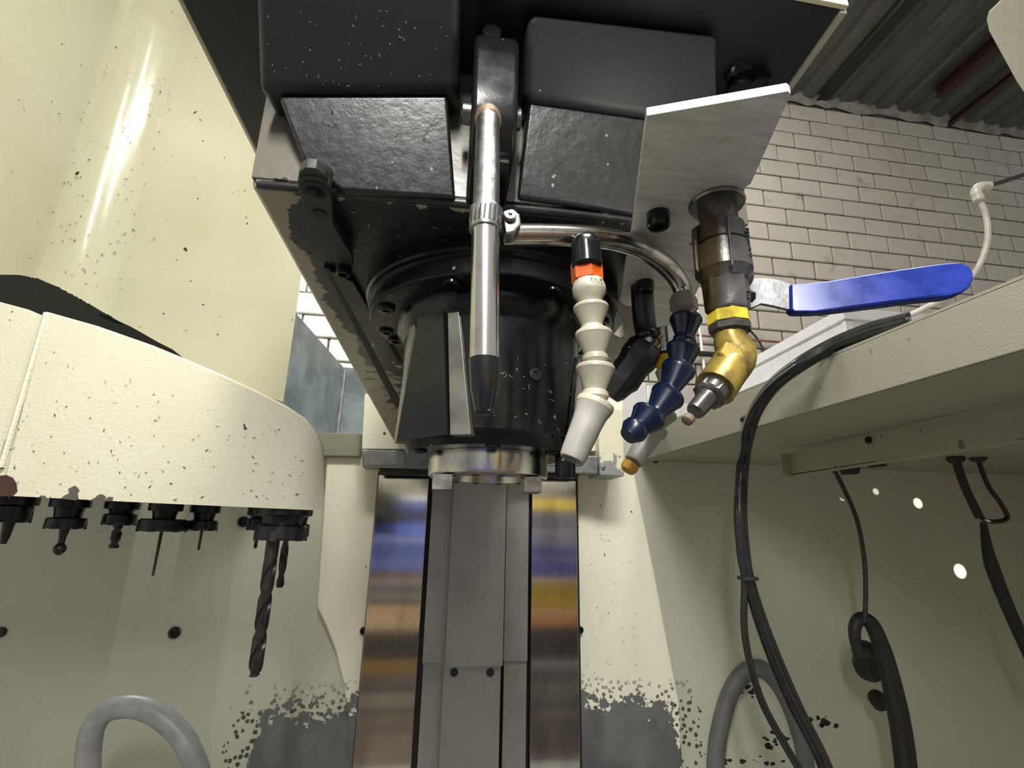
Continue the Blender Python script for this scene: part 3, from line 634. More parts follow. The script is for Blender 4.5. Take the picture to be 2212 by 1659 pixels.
# milky air tube and elbow, top right
t = thing('air_line', 'milky air tube with a white elbow fitting in front of the block wall', 'air hose', (.8, .65, .4))
lk('clear_tube', tube([oY(x, y, Y) for x, y, Y in ((2114, 425, .60), (2131, 470, .60), (2132, 525, .60), (2108, 585, .61), (2060, 632, .62), (2000, 664, .63), (1935, 695, .64))], .0042, 12), M['tube_clear'], t)
lk('black_pipe', tube([oY(2122, 405, .60), oY(2165, 393, .595), oY(2260, 362, .58)], .0034, 12, 4), M['rubber'], t)
lk('elbow', tube([oY(2116, 434, .60), oY(2108, 415, .60), oY(2116, 404, .60), oY(2136, 402, .60)], .0072, 14, 6), M['tube_clear'], t)
lk('collar', lathe(oY(2112, 424, .60), oY(2116, 440, .6)-oY(2112, 424, .6), [(0, .006), (0, .0078), (.008, .0078), (.010, .006)], 18), M['tube_clear'], t)

# ================================================================== SPINDLE HEAD
YH, ZH = .26, .180
XL, XR = -.116, .178
SX, SYY = .031, .385
t = head = thing('spindle_head', 'black oily cast spindle head with worn cream paint on its corner', 'machine head', (SX, SYY, ZH))
# casting: bottom slab tapering, cream front face
lk('casting', box(XL, XR, YH, 1.14, ZH, .42, .004, 3), [M['under']], t)
lk('front_face', box(XL+.001, XR-.001, YH-.003, YH+.004, ZH+.004, .40, .001), M['front'], t)
lk('front_lip', tube([V((XL+.004, YH, ZH+.002)), V((XR-.004, YH, ZH+.002))], .0028, 10, 2), M['front'], t)
# groove and its raised rib along the left of the underside
g0, g1 = oZ(700, 572, ZH), oZ(862, 880, ZH)
lk('groove', prism([g0, oZ(712, 574, ZH), oZ(868, 868, ZH), oZ(856, 880, ZH)], (0, 0, -.0025), .0005), M['blackmatt'], t)
lk('side_rail', prism([oZ(714, 574, ZH), oZ(765, 600, ZH), oZ(905, 850, ZH), oZ(870, 868, ZH)], (0, 0, -.004), .0008), M['under'], t)
# cover blocks in front of the casting
YK, YT = .236, .204
def face_block(name, pts, ys_, vec, b, mat): return lk(name, prism([oY(x, y, Y) for (x, y), Y in zip(pts, ys_)], vec, b, 3), mat, t)
face_block('left_lower_cover', [(600, 205), (967, 205), (984, 428), (736, 412), (652, 342)], [YK, YK, YH-.006, YH-.006, YH-.012], (0, .05, .01), .0022, M['gloss'])
face_block('left_upper_cover', [(546, -60), (996, -45), (994, 196), (556, 196)], [YT-.012, YT-.012, YK-.003, YK-.003], (0, .05, .012), .005, M['satin'])
face_block('right_lower_cover', [(1143, 218), (1440, 262), (1420, 470), (1118, 426)], [YK, YK, YH-.006, YH-.006], (0, .05, .01), .0022, M['gloss'])
face_block('right_upper_cover', [(1139, 24), (1561, 72), (1546, 205), (1540, 268), (1133, 214)], [YT, YT, YK-.010, YK-.003, YK-.003], (0, .05, .012), .005, M['satin'])
# flange and cartridge
c = V((SX, SYY, 0))
lk('flange', lathe(c+V((0, 0, .154)), (0, 0, 1), [(0, .066), (0, .0935), (.0015, .096), (.0115, .096), (.0125, .0985), (.0155, .0985), (.017, .100), (.0275, .100)], 96), M['black'], t)
lk('cartridge', lathe(c+V((0, 0, .053)), (0, 0, 1), [(0, .046), (0, .060), (.007, .0645), (.009, .0648), (.0095, .0655), (.012, .0655), (.085, .0685), (.092, .0745), (.102, .0755)], 96), M['black'], t)
def pad(a0, a1, b0, b1, zt_, zb_, r, mat, nm):
    pts = []
    for an, z in ((a0, zt_), (a1, zt_), (b1, zb_), (b0, zb_)): pts.append(c+V((math.sin(rad(an))*r, -math.cos(rad(an))*r, z)))
    cen = sum((math.radians(q) for q in (a0, a1, b0, b1)))/4; d = V((math.sin(cen), -math.cos(cen), 0))
    return lk(nm, prism(pts, -d*.010, .0006), mat, t)
pad(-62, -56, -78, -70, .150, .058, .0705, M['pad'], 'edge_facet')
pad(-50, -33, -66, -26, .151, .057, .0725, M['black'], 'flat_facet')
pad(-31, -25, -25, -14, .151, .057, .0708, M['pad'], 'edge_facet')
pad(62, 70, 50, 74, .125, .058, .0700, M['black'], 'flat_facet')
for k in range(8):
    an = rad(k*45+22); p = c+V((math.sin(an)*.0865, -math.cos(an)*.0865, .1545)); screw(p, (0, 0, -1), .0062, .003, M['black'], t, 'flange_screw')
for an in (-70, -100): 
    a_ = rad(an); p = c+V((math.sin(a_)*.0865, -math.cos(a_)*.0865, .1545)); screw(p, (0, 0, -1), .0058, .0025, M['black'], t, 'flange_screw')
def rs_(an, z, r, sr, sh, mat=M['black'], nm='set_screw'):
    a_ = rad(an); d = V((math.sin(a_), -math.cos(a_), 0)); return screw(c+d*r+V((0, 0, z)), d, sr, sh, mat, t, nm)
rs_(21, .100, .0665, .0042, .0022, M['dull']); rs_(52, .063, .0655, .0032, .0012, M['hexs']); rs_(38, .062, .0655, .0028, .001); rs_(66, .062, .0655, .0026, .001)
for an in (-2, -68, 50): 
    a_ = rad(an); screw(c+V((math.sin(a_)*.054, -math.cos(a_)*.054, .0535)), (0, 0, -1), .0052, .0022, M['black'], t, 'ring_screw')
# spindle nose
nose = lk('spindle_nose', lathe(c+V((0, 0, .036)), (0, 0, 1), [(.03, .024), (0, .0285), (0, .0405), (.0012, .0435), (.003, .0440), (.0165, .0440), (.0168, .0440)], 96), M['nose'], t); nose['label'] = 'bright ground steel spindle nose'
for k in range(12):
    an = 2*PI*k/12+.2; p = c+V((math.sin(an)*.035, -math.cos(an)*.035, .0362)); lk('face_hole', lathe(p, (0, 0, -1), [(0, .0026), (.0006, .0026)], 14), M['blackmatt'], nose)
for px0, px1 in ((934, 978), (1132, 1170)):
    yk = .352; zz = .0362; x0, x1 = oY(px0, 1030, yk).x, oY(px1, 1030, yk).x
    lk('drive_key', box(x0, x1, yk, yk+.018, .0255, zz, .0003, 1), M['hexs'], nose)
tag(screw(c+V((.052, -.028, .054)), (0, 0, -1), .0072, .018, M['black'], None, 'hanging_screw'), 'black cap screw hanging from the cartridge beside the ivory nozzle', 'screw')

# bracket on the left of the underside
t = thing('corner_bracket', 'small oily black bracket with two holes under the head corner', 'bracket', oZ(690, 450, .17))
bp = [(646, 372), (660, 362), (682, 364), (702, 380), (712, 402), (717, 440), (720, 485), (742, 524), (760, 552), (762, 578), (750, 592), (732, 588), (722, 566), (716, 545), (694, 522), (668, 500), (658, 470), (650, 430), (642, 396)]
lk('plate', prism([oZ(x, y, .170) for x, y in bp], (0, 0, .006), .0008), M['dull'], t)
lk('boss', lathe(oZ(680, 402, .1695), (0, 0, 1), [(0, .0075), (.0, .0080), (.0095, .0080)], 28), M['dull'], t)
lk('bolt_hole', lathe(oZ(682, 410, .1695), (0, 0, -1), [(0, .0072), (.0004, .0072)], 28), M['blackmatt'], t)
lk('bolt', lathe(oZ(680, 418, .169), (0, 0, -1), [(0, .0045), (.0005, .0048), (.0008, .002)], 20), M['black'], t)
lk('slot_hole', lathe(oZ(690, 462, .1695), (0, 0, -1), [(0, .0038), (.0004, .0038)], 20), M['blackmatt'], t)
lk('pin', lathe(oZ(744, 572, .172), (0, 0, -1), [(0, .0052), (.007, .0050), (.008, .004), (.008, .003), (.005, .0028)], 20), M['black'], t)

# sheet metal hood over the head: underside frame, cream front lip
ZC = .272
t = head
l0, l1 = oZ(395, 0, ZC), oZ(553, 320, ZC); r0, r1 = oZ(1815, 22, ZC), oZ(1702, 198, ZC)
fx = r0
LB = l0+(l1-l0)*((.9-l0.y)/(l1.y-l0.y)); LF = l0+(l1-l0)*((r0.y-.012-l0.y)/(l1.y-l0.y)); RB = r0+(r1-r0)*((.9-r0.y)/(r1.y-r0.y))
LF.z = LB.z = RB.z = ZC; RB.x = max(min(RB.x, .24), .2)
lk('hood_underside', prism([LF, r0, RB, LB], (0, 0, .004), .0005), M['hoodblack'], t)
lk('left_skirt', prism([LF, LB, LB+V((-.003, 0, 0)), LF+V((-.003, 0, 0))], (0, 0, .12), .0008), M['cream'], t)
lk('right_skirt', prism([r0, RB, RB+V((.003, 0, 0)), r0+V((.003, 0, 0))], (0, 0, .12), .0008), M['cream'], t)
lk('right_lip', prism([r0+V((0, 0, -.0015)), RB+V((0, 0, -.0015)), RB+V((.004, 0, -.0015)), r0+V((.004, 0, -.0015))], (0, 0, .004), .0006), M['cream_dark'], t)
lk('front_skirt', prism([LF, r0+V((.003, 0, 0)), r0+V((.003, -.003, 0)), LF+V((0, -.003, 0))], (0, 0, .12), .0008), M['cream'], t)

# greasy lines at the right of the hood
t = thing('greasy_fitting', 'wet black oil fittings under the hood above the aluminium plate', 'fitting', oY(1620, 130, .23))
lk('fitting_body', cyl(oY(1600, 200, .235), oY(1606, 120, .235), .0085, 20), M['black'], t)
lk('hose_stub', tube([oY(1645, 150, .23), oY(1652, 110, .228), oY(1640, 80, .225), (oY(1632, 40, .22))], .0045, 14), M['black'], t)
lk('banjo', lathe(oY(1572, 140, .23), (1, .2, 0), [(0, .006), (.003, .008), (.012, .008), (.015, .005)], 18), M['black'], t)
lk('drip', lathe(oY(1642, 95, .222), oY(1652, 145, .222)-oY(1642, 95, .222), [(0, .001), (.004, .0028), (.009, .0032), (.0135, .001)], 14), M['pad'], t)
lk('plug', lathe(oY(1640, 170, .23), (0, 0, -1), [(0, .007), (.006, .007), (.008, .004)], 6), M['black'], t)

# centre lug carrying the straight tube
t = head
x0, x1 = oY(1019, 200, .225).x, oY(1112, 200, .225).x
prof = [(.262, .262), (.232, .262), (.214, .254), (.207, .242), (.2065, .225), (.207, .205), (.214, .190), (.226, .182), (.262, .180)]
prof = [(p.x, p.y) for p in spline([V((a, b, 0)) for a, b in prof], 4)]
t = lk('nozzle_lug', prism([(x0, a, b) for a, b in prof], (x1-x0, 0, 0), .003, 3), M['black'], t)
lk('cross_pin', cyl((x0-.005, .235, .222), (x1+.005, .235, .222), .0062, 24), M['hexs'], t)
lk('plug', lathe(oY(1062, 75, .215), (0, -1, 0), [(0, .005), (.002, .005), (.002, .003)], 20), M['black'], t)
TX, TY = oY(1053, 400, .205).x, .205
t = thing('coolant_tube', 'straight silver coolant tube with a black tip in front of the spindle', 'tube', (TX, TY, .05))
zt0 = oY(1055, 243, TY).z; zb0 = oY(1047, 780, TY).z; zq = oY(1050, 492, TY).z
off = V((.0035, 0, 0))
p_top, p_mid, p_bot = V((oY(1056, 243, TY).x, TY+.004, zt0)), V((oY(1049, 492, TY).x, TY, zq)), V((oY(1047, 780, TY).x, TY, zb0))
lk('upper_tube', cyl(p_top, p_mid, .0058, 36, .0062), M['galv'], t)
lk('lower_tube', cyl(p_mid, p_bot, .0064, 40), M['chrome'], t)
lk('bush', cyl(p_top+V((0, .003, .004)), p_top+V((0, -.0005, -.003)), .0067, 28), M['bronze'], t)
ax = (p_bot-p_mid).normalized()
lk('tip', lathe(p_bot-ax*.0006, ax, [(0, .0064), (0, .0068), (.002, .0067), (.013, .0060), (.019, .0047), (.0225, .0040), (.0235, .0026)], 32), M['black'], t)
# hose clamp
t = thing('hose_clamp', 'slotted steel worm clamp tying the tube to the curved pipe', 'hose clamp', V((TX, TY, .12)))
zc = oY(1048, 475, TY).z; cc = p_mid.lerp(p_top, .06); cc = V((cc.x, cc.y, zc))
lk('band', lathe(cc-V((0, 0, .0056)), (0, 0, 1), [(0, .0066), (0, .0074), (.0008, .0076), (.0104, .0076), (.0112, .0074), (.0112, .0066)], 40), M['steel'], t)
for k in range(9):
    an = rad(-78+k*17); d = V((math.sin(an), -math.cos(an), 0)); s2 = V((d.y, -d.x, 0)); q = cc+d*.0074
    lk('band_slot', prism([q-s2*.0006+V((0, 0, -.0038)), q+s2*.0006+V((.0002, 0, -.0038)), q+s2*.0006+V((.0006, 0, .0038)), q-s2*.0006+V((.0004, 0, .0038))], d*.0004), M['blackmatt'], t, smooth=False)
hs = oY(1102, 476, TY-.003)
lk('screw_housing', prism([oY(1086, 455, TY-.002), oY(1108, 449, TY-.002), oY(1124, 463, TY-.002), oY(1127, 485, TY-.002), oY(1112, 502, TY-.002), oY(1092, 503, TY-.002)], (0, .010, 0), .0012, 2), M['steel'], t)
screw(oY(1101, 470, TY-.002), (0, -1, .2), .0028, .0022, M['steel'], t, 'worm_screw', .35)

# curved manifold pipe
t = thing('coolant_pipe', 'curved dark chrome pipe feeding the ivory and blue hoses', 'pipe', oY(1280, 510, .24))
lk('pipe', tube([oY(x, y, Y) for x, y, Y in ((1085, 509, .232), (1160, 508, .233), (1240, 510, .235), (1310, 516, .239), (1372, 532, .246), (1420, 558, .254), (1452, 588, .262), (1470, 616, .267), (1477, 640, .268), (1479, 662, .268))], [.0058]*7+[.0056, .0054, .0052, .0052], 24, 8), M['chrome2'], t)
st = oY(1264, 512, .234)
lk('tee_stub', lathe(oY(1263, 508, .229), oY(1269, 582, .229)-oY(1263, 508, .229), [(0, .003), (.0015, .0056), (.004, .0074), (.008, .0078), (.0175, .0076), (.0185, .0065)], 28), M['black'], t)
a, b = oY(1474, 628, .268), oY(1478, 668, .268)
lk('hex_end', lathe(a, b-a, [(.002, .0062), (.006, .0082), (.0125, .0082), (.0135, .0072), (.0165, .0070)], 6, .3), M['nut'], t)

# ---------------- segmented hoses
def segment(p, q, R, mat, parent, k=1.0, nm='hose_segment'):
    p, q = V(p), V(q); d = q-p; L = d.length
    prof = [(0, R*.70), (L*.02, R*.95), (L*.07, R), (L*.15, R), (L*.19, R*.95), (L*.72, R*.60), (L*.80, R*.57), (L*.86, R*.68), (L*1.0, R*.70), (L*1.12, R*.58), (L*1.16, R*.4)]
    return lk(nm, lathe(p, d, prof, 32), mat, parent, 30)
hose = thing('ivory_hose', 'ivory segmented coolant hose ending in a grey tube nozzle', 'coolant hose', oY(1270, 600, .232))
yw = .232
a, b = oY(1266, 568, yw), oY(1269, 612, yw)
lk('hex_nut', lathe(a, b-a, [(-.001, .0070), (0, .0083), (.0105, .0083), (.0115, .0072)], 6, .5), M['orange'], hose)
a, b = oY(1270, 604, yw), oY(1276, 662, yw)
s0 = lk('hose_segment', lathe(a, b-a, [(0, .0060), (.0015, .0076), (.005, .0086), (.008, .0084), (.0115, .0062), (.0145, .0052), (.016, .0056)], 32), M['ivory'], hose)
for (x0, y0, x1, y1, R) in ((1276, 660, 1280, 716, .0089), (1282, 716, 1286, 778, .0092), (1286, 790, 1285, 858, .0095)):
    segment(oY(x0, y0, yw), oY(x1, y1, yw), R, M['ivory'], hose)
a, b = oY(1287, 870, yw), oY(1238, 986, yw)
lk('nozzle', lathe(a, b-a, [(0, .0065), (.0006, .0086), (.002, .0089), (.0035, .0088), (.006, .0079), (.011, .0073), (.026, .0064), (.0292, .0061), (.0300, .0058), (.0300, .0046), (.026, .0042)], 36), M['greyp'], hose, 30)
lk('nozzle_rim', lathe(a, b-a, [(-.0006, .0080), (-.0002, .0091), (.0016, .0093), (.0026, .0090)], 36), M['ivory'], hose)
# moulded word on the first segment, upside down as in the photo
cu = bpy.data.curves.new('moulded_word', 'FONT'); cu.body = 'LINE'; cu.size = .0034; cu.extrude = .00025; cu.align_x = 'CENTER'; cu.align_y = 'CENTER'
tmp = bpy.data.objects.new('tmp', cu); COL.objects.link(tmp); bpy.context.view_layer.update()
me = bpy.data.meshes.new_from_object(tmp); bpy.data.objects.remove(tmp)
bm = bmesh.new(); bm.from_mesh(me)
cyl_c = oY(1273, 628, yw)
for v_ in bm.verts:
    x, y, z = -v_.co.x, -v_.co.y, v_.co.z; an = x/.0086+.18; r_ = .0085+z
    v_.co = V((cyl_c.x+math.sin(an)*r_, cyl_c.y-math.cos(an)*r_, cyl_c.z+y+.0022))
lk('moulded_word', bm, M['ivory'], s0, smooth=False)

hose = thing('blue_hose', 'navy blue segmented coolant hose curling down to the left', 'coolant hose', oY(1480, 690, .268))
yb = .268
segs = [(1482, 686, 1478, 738, .0085, .268), (1477, 748, 1466, 806, .0086, .268), (1468, 792, 1440, 856, .0086, .266), (1446, 850, 1408, 902, .0086, .262), (1404, 896, 1368, 934, .0086, .258)]
for x0, y0, x1, y1, R, Y in segs: segment(oY(x0, y0, Y), oY(x1, y1, Y-.002), R*1.1, M['navy'], hose)
lk('ball_end', lathe(oY(1380, 920, .256), oY(1352, 946, .254)-oY(1380, 920, .256), [(0, .005), (.002, .0070), (.0045, .0072), (.008, .0052), (.0095, .0046)], 28), M['navy'], hose)

hose = thing('grey_hose', 'grey hose on a yellow nut, amber tipped, half hidden behind the blue one', 'coolant hose', oY(1435, 780, .30))
yg = .305
lk('chrome_stub', lathe(oY(1436, 712, yg), V((0, 0, -1)), [(0, .007), (.017, .0072), (.0175, .006)], 24), M['chrome2'], hose)
lk('hex_nut', lathe(oY(1440, 768, yg), V((0, 0, -1)), [(0, .0064), (.0008, .0076), (.0085, .0076), (.0095, .0065)], 6, .2), M['yellow'], hose)
segment(oY(1440, 800, yg), oY(1442, 850, yg), .0072, M['greyp'], hose)
segment(oY(1444, 855, yg), oY(1436, 905, yg), .0074, M['greyp'], hose)
segment(oY(1440, 888, .30), oY(1412, 930, .30), .0076, M['greyp'], hose)
a, b = oY(1418, 922, .298), oY(1362, 1006, .296)
lk('nozzle', lathe(a, b-a, [(0, .005), (.0005, .0078), (.003, .0080), (.006, .0066), (.024, .0058), (.0275, .0056), (.028, .005)], 30), M['greyp'], hose, 30)
L_ = (b-a).length
lk('nozzle_tip', lathe(a+(b-a)*.97, b-a, [(0, .0052), (.003, .0050), (.0048, .0040), (.0052, .001)], 24), M['ochre'], hose)

# black oily valve behind the hoses
t = thing('rear_valve', 'black oily fitting with a steel collar behind the ivory and blue hoses', 'valve', oY(1360, 790, .33))
a, b = oY(1402, 742, .308), oY(1312, 866, .323)
lk('valve_body', lathe(a, b-a, [(0, .010), (.004, .0125), (.012, .013), (.018, .0115), (.030, .012), (.034, .010), (.040, .0085), (.044, .006)], 8), M['gloss'], t)
d = (a-b).normalized()
lk('steel_collar', lathe(a-d*.001, d, [(0, .0105), (.003, .0105), (.003, .0075), (.0055, .0075), (.0055, .009), (.009, .009), (.0095, .006), (.006, .004)], 28), M['chrome2'], t)
lk('feed_pipe', tube([oY(1385, 610, .308), oY(1388, 650, .308), oY(1394, 710, .308), oY(1402, 740, .303)], .0075, 20, 6), M['gloss'], t)
lk('pipe_collar', lathe(oY(1384, 590, .308), V((0, 0, -1)), [(0, .0085), (.008, .0085), (.0085, .0075)], 20), M['black'], t)
lk('pipe_rim', lathe(oY(1399, 722, .305), V((.05, 0, -1)), [(0, .008), (.001, .0088), (.003, .0086), (.004, .007)], 24), M['black'], t)
lk('side_clip', prism([oY(1322, 640, .33), oY(1338, 655, .33), (oY(1390, 668, .33)), oY(1384, 690, .33), oY(1340, 730, .33), oY(1326, 722, .33), oY(1350, 690, .33)], (0, .004, 0), .0006), M['cream_dark'], t)

# aluminium plate
ZP = .163
t = thing('aluminium_plate', 'flat aluminium plate bolted under the right front of the head', 'plate', oZ(1500, 400, ZP))
pl = [(1397, 250), (1703, 197), (1709, 204), (1622, 398), (1612, 404), (1545, 540), (1480, 690), (1420, 760), (1338, 648), (1366, 490)]
lk('plate', prism([oZ(x, y, ZP) for x, y in pl], (0, 0, .0042), .0005, 2), M['alu'], t)
screw(oZ(1421, 462, ZP), (0, 0, -1), .0060, .008, M['black'], t, 'plate_screw')
screw(oZ(1392, 610, ZP), (0, 0, -1), .0060, .008, M['black'], t, 'plate_screw')

# ball valve with blue lever
vx, vy = oY(1548, 440, .212).x, .212
vb = V((vx, vy, 0))
def vz(y_): return oY(1570, y_, vy).z
t = thing('ball_valve', 'grey cast ball valve with a blue lever, hanging from the aluminium plate', 'valve', V((vx, vy, .1)))
lk('washer', lathe(V((vx, vy, ZP)), (0, 0, -1), [(0, .0132), (.0012, .0138), (.0024, .0132), (.0024, .008)], 40), M['hexs'], t)
zt_ = ZP-.002
body = [(zt_, .0080), (vz(445), .0082), (vz(455), .0070), (vz(460), .0070), (vz(463), .0088), (vz(488), .0094), (vz(492), .0108), (vz(496), .0118), (vz(532), .0122), (vz(534), .0112), (vz(537), .0112), (vz(540), .0130), (vz(576), .0132), (vz(584), .0134), (vz(592), .0133), (vz(597), .0122), (vz(612), .0104)]
lk('neck_nut', lathe(V((vx, vy, ZP-.002)), (0, 0, -1), [(0, .0095), (.0075, .0095), (.009, .0075), (.012, .0072)], 6, .4), M['hexs'], t)
lk('valve_body', lathe(vb, (0, 0, 1), [(z, r) for z, r in body][::-1], 40), M['valve'], t, 28)
lk('body_rib', prism([V((vx-.0135, vy-.002, vz(600))), V((vx-.0155, vy-.001, vz(590))), V((vx-.0155, vy-.001, vz(505))), V((vx-.0125, vy-.002, vz(494)))], (.003, .006, 0), .001), M['valve'], t)
lk('body_rib', prism([V((vx-.004, vy-.0138, vz(604))), V((vx-.0036, vy-.0138, vz(500))), V((vx-.0026, vy-.0138, vz(500))), V((vx-.003, vy-.0138, vz(604)))], (0, .004, 0), .0003), M['valve'], t)
lk('lower_hex', lathe(vb, (0, 0, 1), [(vz(676), .0092), (vz(670), .0102), (vz(612), .0108), (vz(604), .0106)], 8, .35), M['valve'], t)
lk('side_boss', lathe(V((vx+.004, vy+.002, vz(575))), V((.7, .7, 0)), [(0, .009), (.012, .009), (.0125, .0075)], 24), M['valve'], t)
lk('stem_nut', lathe(V((vx+.0125, vy+.004, vz(628))), V((1, .15, .1)), [(0, .003), (.004, .003)], 6), M['black'], t)
for i, (w_, yy, sz) in enumerate((('600 WOG', 545, .0036), ('1/4', 650, .0036))):
    cu = bpy.data.curves.new('cast_mark', 'FONT'); cu.body = w_; cu.size = sz; cu.extrude = .0005; cu.align_x = 'CENTER'; cu.align_y = 'CENTER'
    tmp = bpy.data.objects.new('tmp', cu); COL.objects.link(tmp); bpy.context.view_layer.update(); me = bpy.data.meshes.new_from_object(tmp); bpy.data.objects.remove(tmp)
    bm = bmesh.new(); bm.from_mesh(me); R_ = .0131 if i == 0 else .0104
    for v_ in bm.verts:   # text runs up the side of the body
        lx, ly, lz = v_.co; an = rad(38)-ly/R_; r_ = R_+lz
        v_.co = V((vx+math.sin(an)*r_, vy-math.cos(an)*r_, vz(yy)-lx))
    lk('cast_mark', bm, M['valve'], t, smooth=False)
# lever
def HL(x, y, dy=0): Y = .226+(x-1612)*(.182-.226)/490; return oY(x, y, Y+dy)
strap = [(1612, 604), (1640, 600), (1668, 601), (1690, 606), (1712, 614), (1716, 670), (1700, 668), (1672, 661), (1645, 656), (1628, 664), (1614, 668)]
lk('lever_strap', prism([HL(x, y) for x, y in strap], (.0004, .0022, 0), .0005), M['strap'], t)
grip = [(1708, 613), (1740, 611), (1790, 606), (1850, 596), (1930, 583), (2000, 573), (2045, 567), (2075, 566), (2094, 573), (2104, 588), (2105, 602), (2096, 620), (2080, 632), (2050, 640), (1980, 647), (1900, 658), (1820, 668), (1760, 674), (1716, 674), (1709, 668)]
lk('lever_grip', prism([HL(x, y, -.0016) for x, y in grip], (.0012, .0062, 0), .0022, 4), M['blue'], t)
# lower fittings
lk('yellow_ring', lathe(V((vx, vy, vz(676))), (0, 0, -1), [(0, .0088), (.001, .0098), (.006, .0098), (.0065, .009)], 8, .3), M['yellowp'], t)
lk('union_nut', lathe(V((vx, vy, vz(702))), (0, 0, -1), [(0, .0092), (.0008, .0098), (.0035, .0096), (.0048, .0075)], 8, .3), M['dull'], t)
e0, e1, e2, e3 = V((vx, vy, vz(712))), oY(1592, 742, vy), oY(1586, 775, vy-.001), oY(1540, 842, vy-.006)
lk('brass_elbow', tube([V((vx, vy, vz(710))), V((vx, vy, vz(735))), oY(1590, 768, vy), oY(1572, 800, vy-.003), oY(1544, 840, vy-.007)], [.0072, .0074, .0088, .0092, .0088, .0090], 24, 8), M['brass'], t)
lk('elbow_boss', lathe(oY(1574, 770, vy-.005), V((-.2, -1, .2)), [(0, .0062), (.0042, .0058), (.0048, .005)], 5, .5), M['brass'], t)
a, b = oY(1546, 838, vy-.007), oY(1487, 905, vy-.013); d = b-a
M['darkn'] = simple('dark nipple steel', (.13, .125, .12), .3, .8, .4, 80, .3)
lk('steel_nipple', lathe(a, d, [(0, .0068), (.001, .0072), (.006, .0070), (.0075, .0050), (.0085, .0044), (.0175, .0040), (.0185, .0036)], 24), M['darkn'], t)
lk('hex_shoulder', lathe(a+d.normalized()*.001, d, [(0, .0072), (.0055, .0074), (.0065, .006)], 6), M['darkn'], t)
lk('nipple_core', lathe(b-d.normalized()*.001, d, [(0, .0026), (.0025, .0024), (.0032, .0012)], 14), simple('crusty residue', (.16, .12, .08), .8), t)

# metal chips caught on the head, tube and covers
random.seed(3)
chips('metal_chips', lambda: (V((random.uniform(-.11, .16), random.uniform(.27, .34), ZH-.0004)), (0, 0, -1)), 70, .0034, M['swarf'], head)
chips('metal_chips', lambda: ((lambda a_: (c+V((math.sin(a_)*.067, -math.cos(a_)*.067, random.uniform(.06, .15))), (math.sin(a_), -math.cos(a_), 0)))(random.uniform(-1.2, 1.2))), 70, .0026, M['swarf'], head)
chips('metal_chips', lambda: ((lambda x, y, f: (oY(x, y, YT+(YK-.003-YT)*((y-24)/190) - .0006), (0, -1, -.7)))(*random.choice([(random.uniform(570, 970), random.uniform(20, 190), 0), (random.uniform(1150, 1530), random.uniform(80, 205), 0)]))), 90, .0013, M['swarf'], head)
chips('metal_chips', lambda: ((lambda x, y: (oY(x, y, YK+(YH-.006-YK)*((y-210)/210)-.0006), (0, -1, -.7)))(*random.choice([(random.uniform(700, 960), random.uniform(215, 400)), (random.uniform(1150, 1370), random.uniform(260, 420))]))), 80, .0020, M['swarf'], head)

def glint(x, y, deg, w_, src):
    l = bpy.data.lights.new('light_shaft', 'SPOT'); l.energy = w_; l.spot_size = rad(deg); l.spot_blend = .15; l.shadow_soft_size = .002; l.color = (1, .97, .88)
    o = bpy.data.objects.new('light_shaft', l); COL.objects.link(o); tg_ = oY(x, y, YC); o.location = src; o.rotation_euler = (tg_-V(src)).to_track_quat('-Z', 'Y').to_euler()
glint(1983, 1087, 1.3, 130, (1.62, .25, -.28)); glint(2074, 1234, 1.8, 130, (1.66, .25, -.45)); glint(1892, 1062, 1.0, 45, (1.5, .4, -.1)); glint(1820, 1075, 1.0, 40, (1.4, .4, -.1))

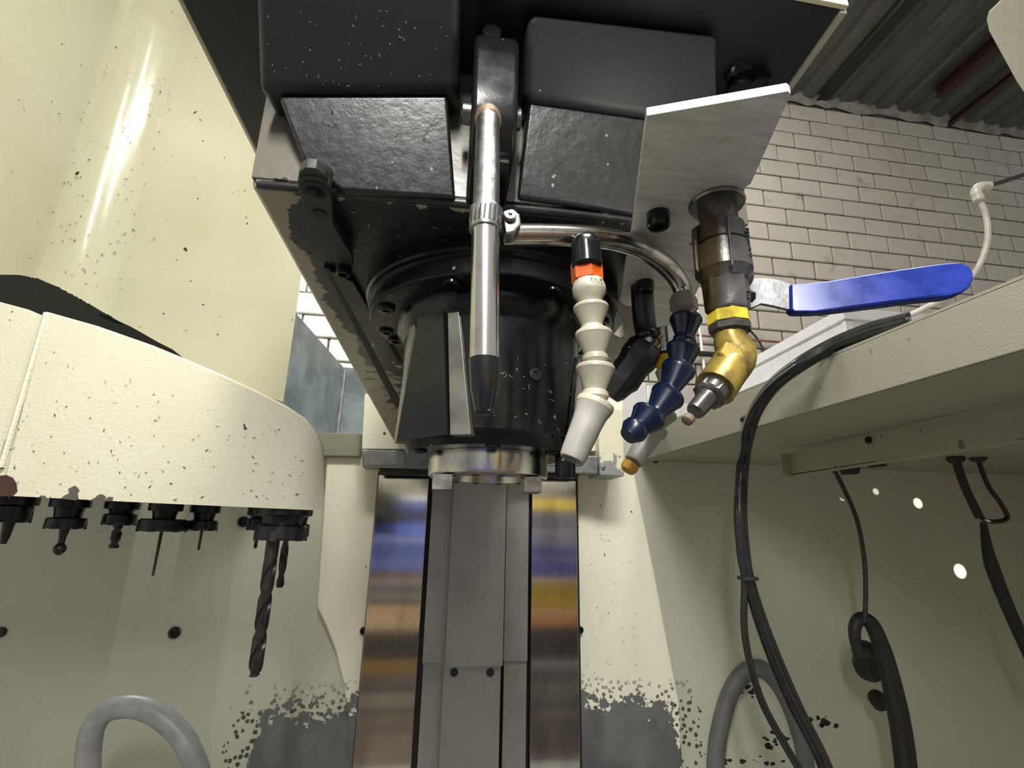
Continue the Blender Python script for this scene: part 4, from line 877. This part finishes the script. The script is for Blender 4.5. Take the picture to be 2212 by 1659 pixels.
# ================================================================== unseen things out of frame; the rack is added for the steel to reflect
random.seed(9)
rk = thing('reflection_rack', 'unseen rack of colour bands added for the steel to reflect', 'rack', (0, -1.3, -1))
YR, YM = -1.2, YC-.065
def rz(py): return oY(1000, py, YM).z*(YM-YR+YM)/YM
left = [(1000, 1035, (.5, .5, .42)), (1035, 1073, (.30, .29, .20)), (1074, 1084, (.8, .8, .8)), (1085, 1104, (.10, .14, .40)), (1104, 1130, (.03, .04, .09)), (1131, 1165, (.12, .18, .60)), (1166, 1172, (.5, .52, .7)), (1173, 1205, (.10, .13, .40)), (1206, 1236, (.16, .20, .48)), (1238, 1252, (.22, .13, .08)), (1254, 1262, (.5, .46, .4)), (1264, 1284, (.15, .14, .14)), (1286, 1292, (.5, .45, .4)), (1294, 1308, (.10, .09, .09)), (1310, 1334, (.62, .42, .24)), (1335, 1362, (.72, .50, .30)), (1364, 1424, (.06, .055, .05)), (1426, 1456, (.40, .24, .08)), (1458, 1486, (.20, .18, .16)), (1488, 1494, (.03, .03, .03)), (1496, 1530, (.42, .36, .30)), (1532, 1538, (.03, .03, .03)), (1540, 1580, (.34, .28, .23)), (1584, 1800, (.46, .38, .30))]
right = [(1000, 1040, (.5, .5, .42)), (1040, 1072, (.28, .26, .22)), (1074, 1097, (.85, .62, .08)), (1098, 1140, (.17, .16, .20)), (1141, 1146, (.4, .38, .4)), (1148, 1180, (.20, .19, .25)), (1181, 1200, (.07, .08, .26)), (1202, 1208, (.3, .3, .4)), (1210, 1245, (.08, .09, .30)), (1247, 1258, (.55, .42, .30)), (1259, 1286, (.36, .24, .03)), (1288, 1312, (.42, .29, .02)), (1314, 1334, (.62, .34, .16)), (1336, 1354, (.55, .24, .10)), (1356, 1428, (.05, .048, .045)), (1430, 1448, (.36, .34, .33)), (1450, 1480, (.14, .13, .12)), (1482, 1488, (.4, .36, .32)), (1490, 1526, (.24, .21, .20)), (1528, 1534, (.05, .05, .05)), (1536, 1560, (.34, .29, .26)), (1564, 1630, (.22, .19, .17)), (1632, 1800, (.30, .25, .21))]
for x0, x1, L_ in ((-1.6, .12, left), (.14, 1.9, right)):
    for a_, b_, cc_ in L_:
        lk('reflection_band', box(x0, x1, YR-.30+random.uniform(0, .02), YR, rz(b_), rz(a_), .004, 1), simple('crate colour', cc_, .6, 0, .35, 6), rk)
lk('rack_post', box(.121, .139, YR-.3, YR+.01, -1.3, .5), M['blackmatt'], rk)
tb = thing('machine_table', 'flat steel machine table below the camera', 'table', (.05, .8, -.8))
lk('table_top', box(-.6, .75, .50, 1.15, -.80, -.74, .004), simple('oily table steel', (.42, .41, .38), .45, .3, .3, 8), tb)
struct(lk('floor', box(-4, 4, -4, YC, -1.85, -1.8), simple('shop floor', (.18, .17, .16), .6), smooth=False))

for o in bpy.data.objects:
    if '_off' in o: del o['_off']
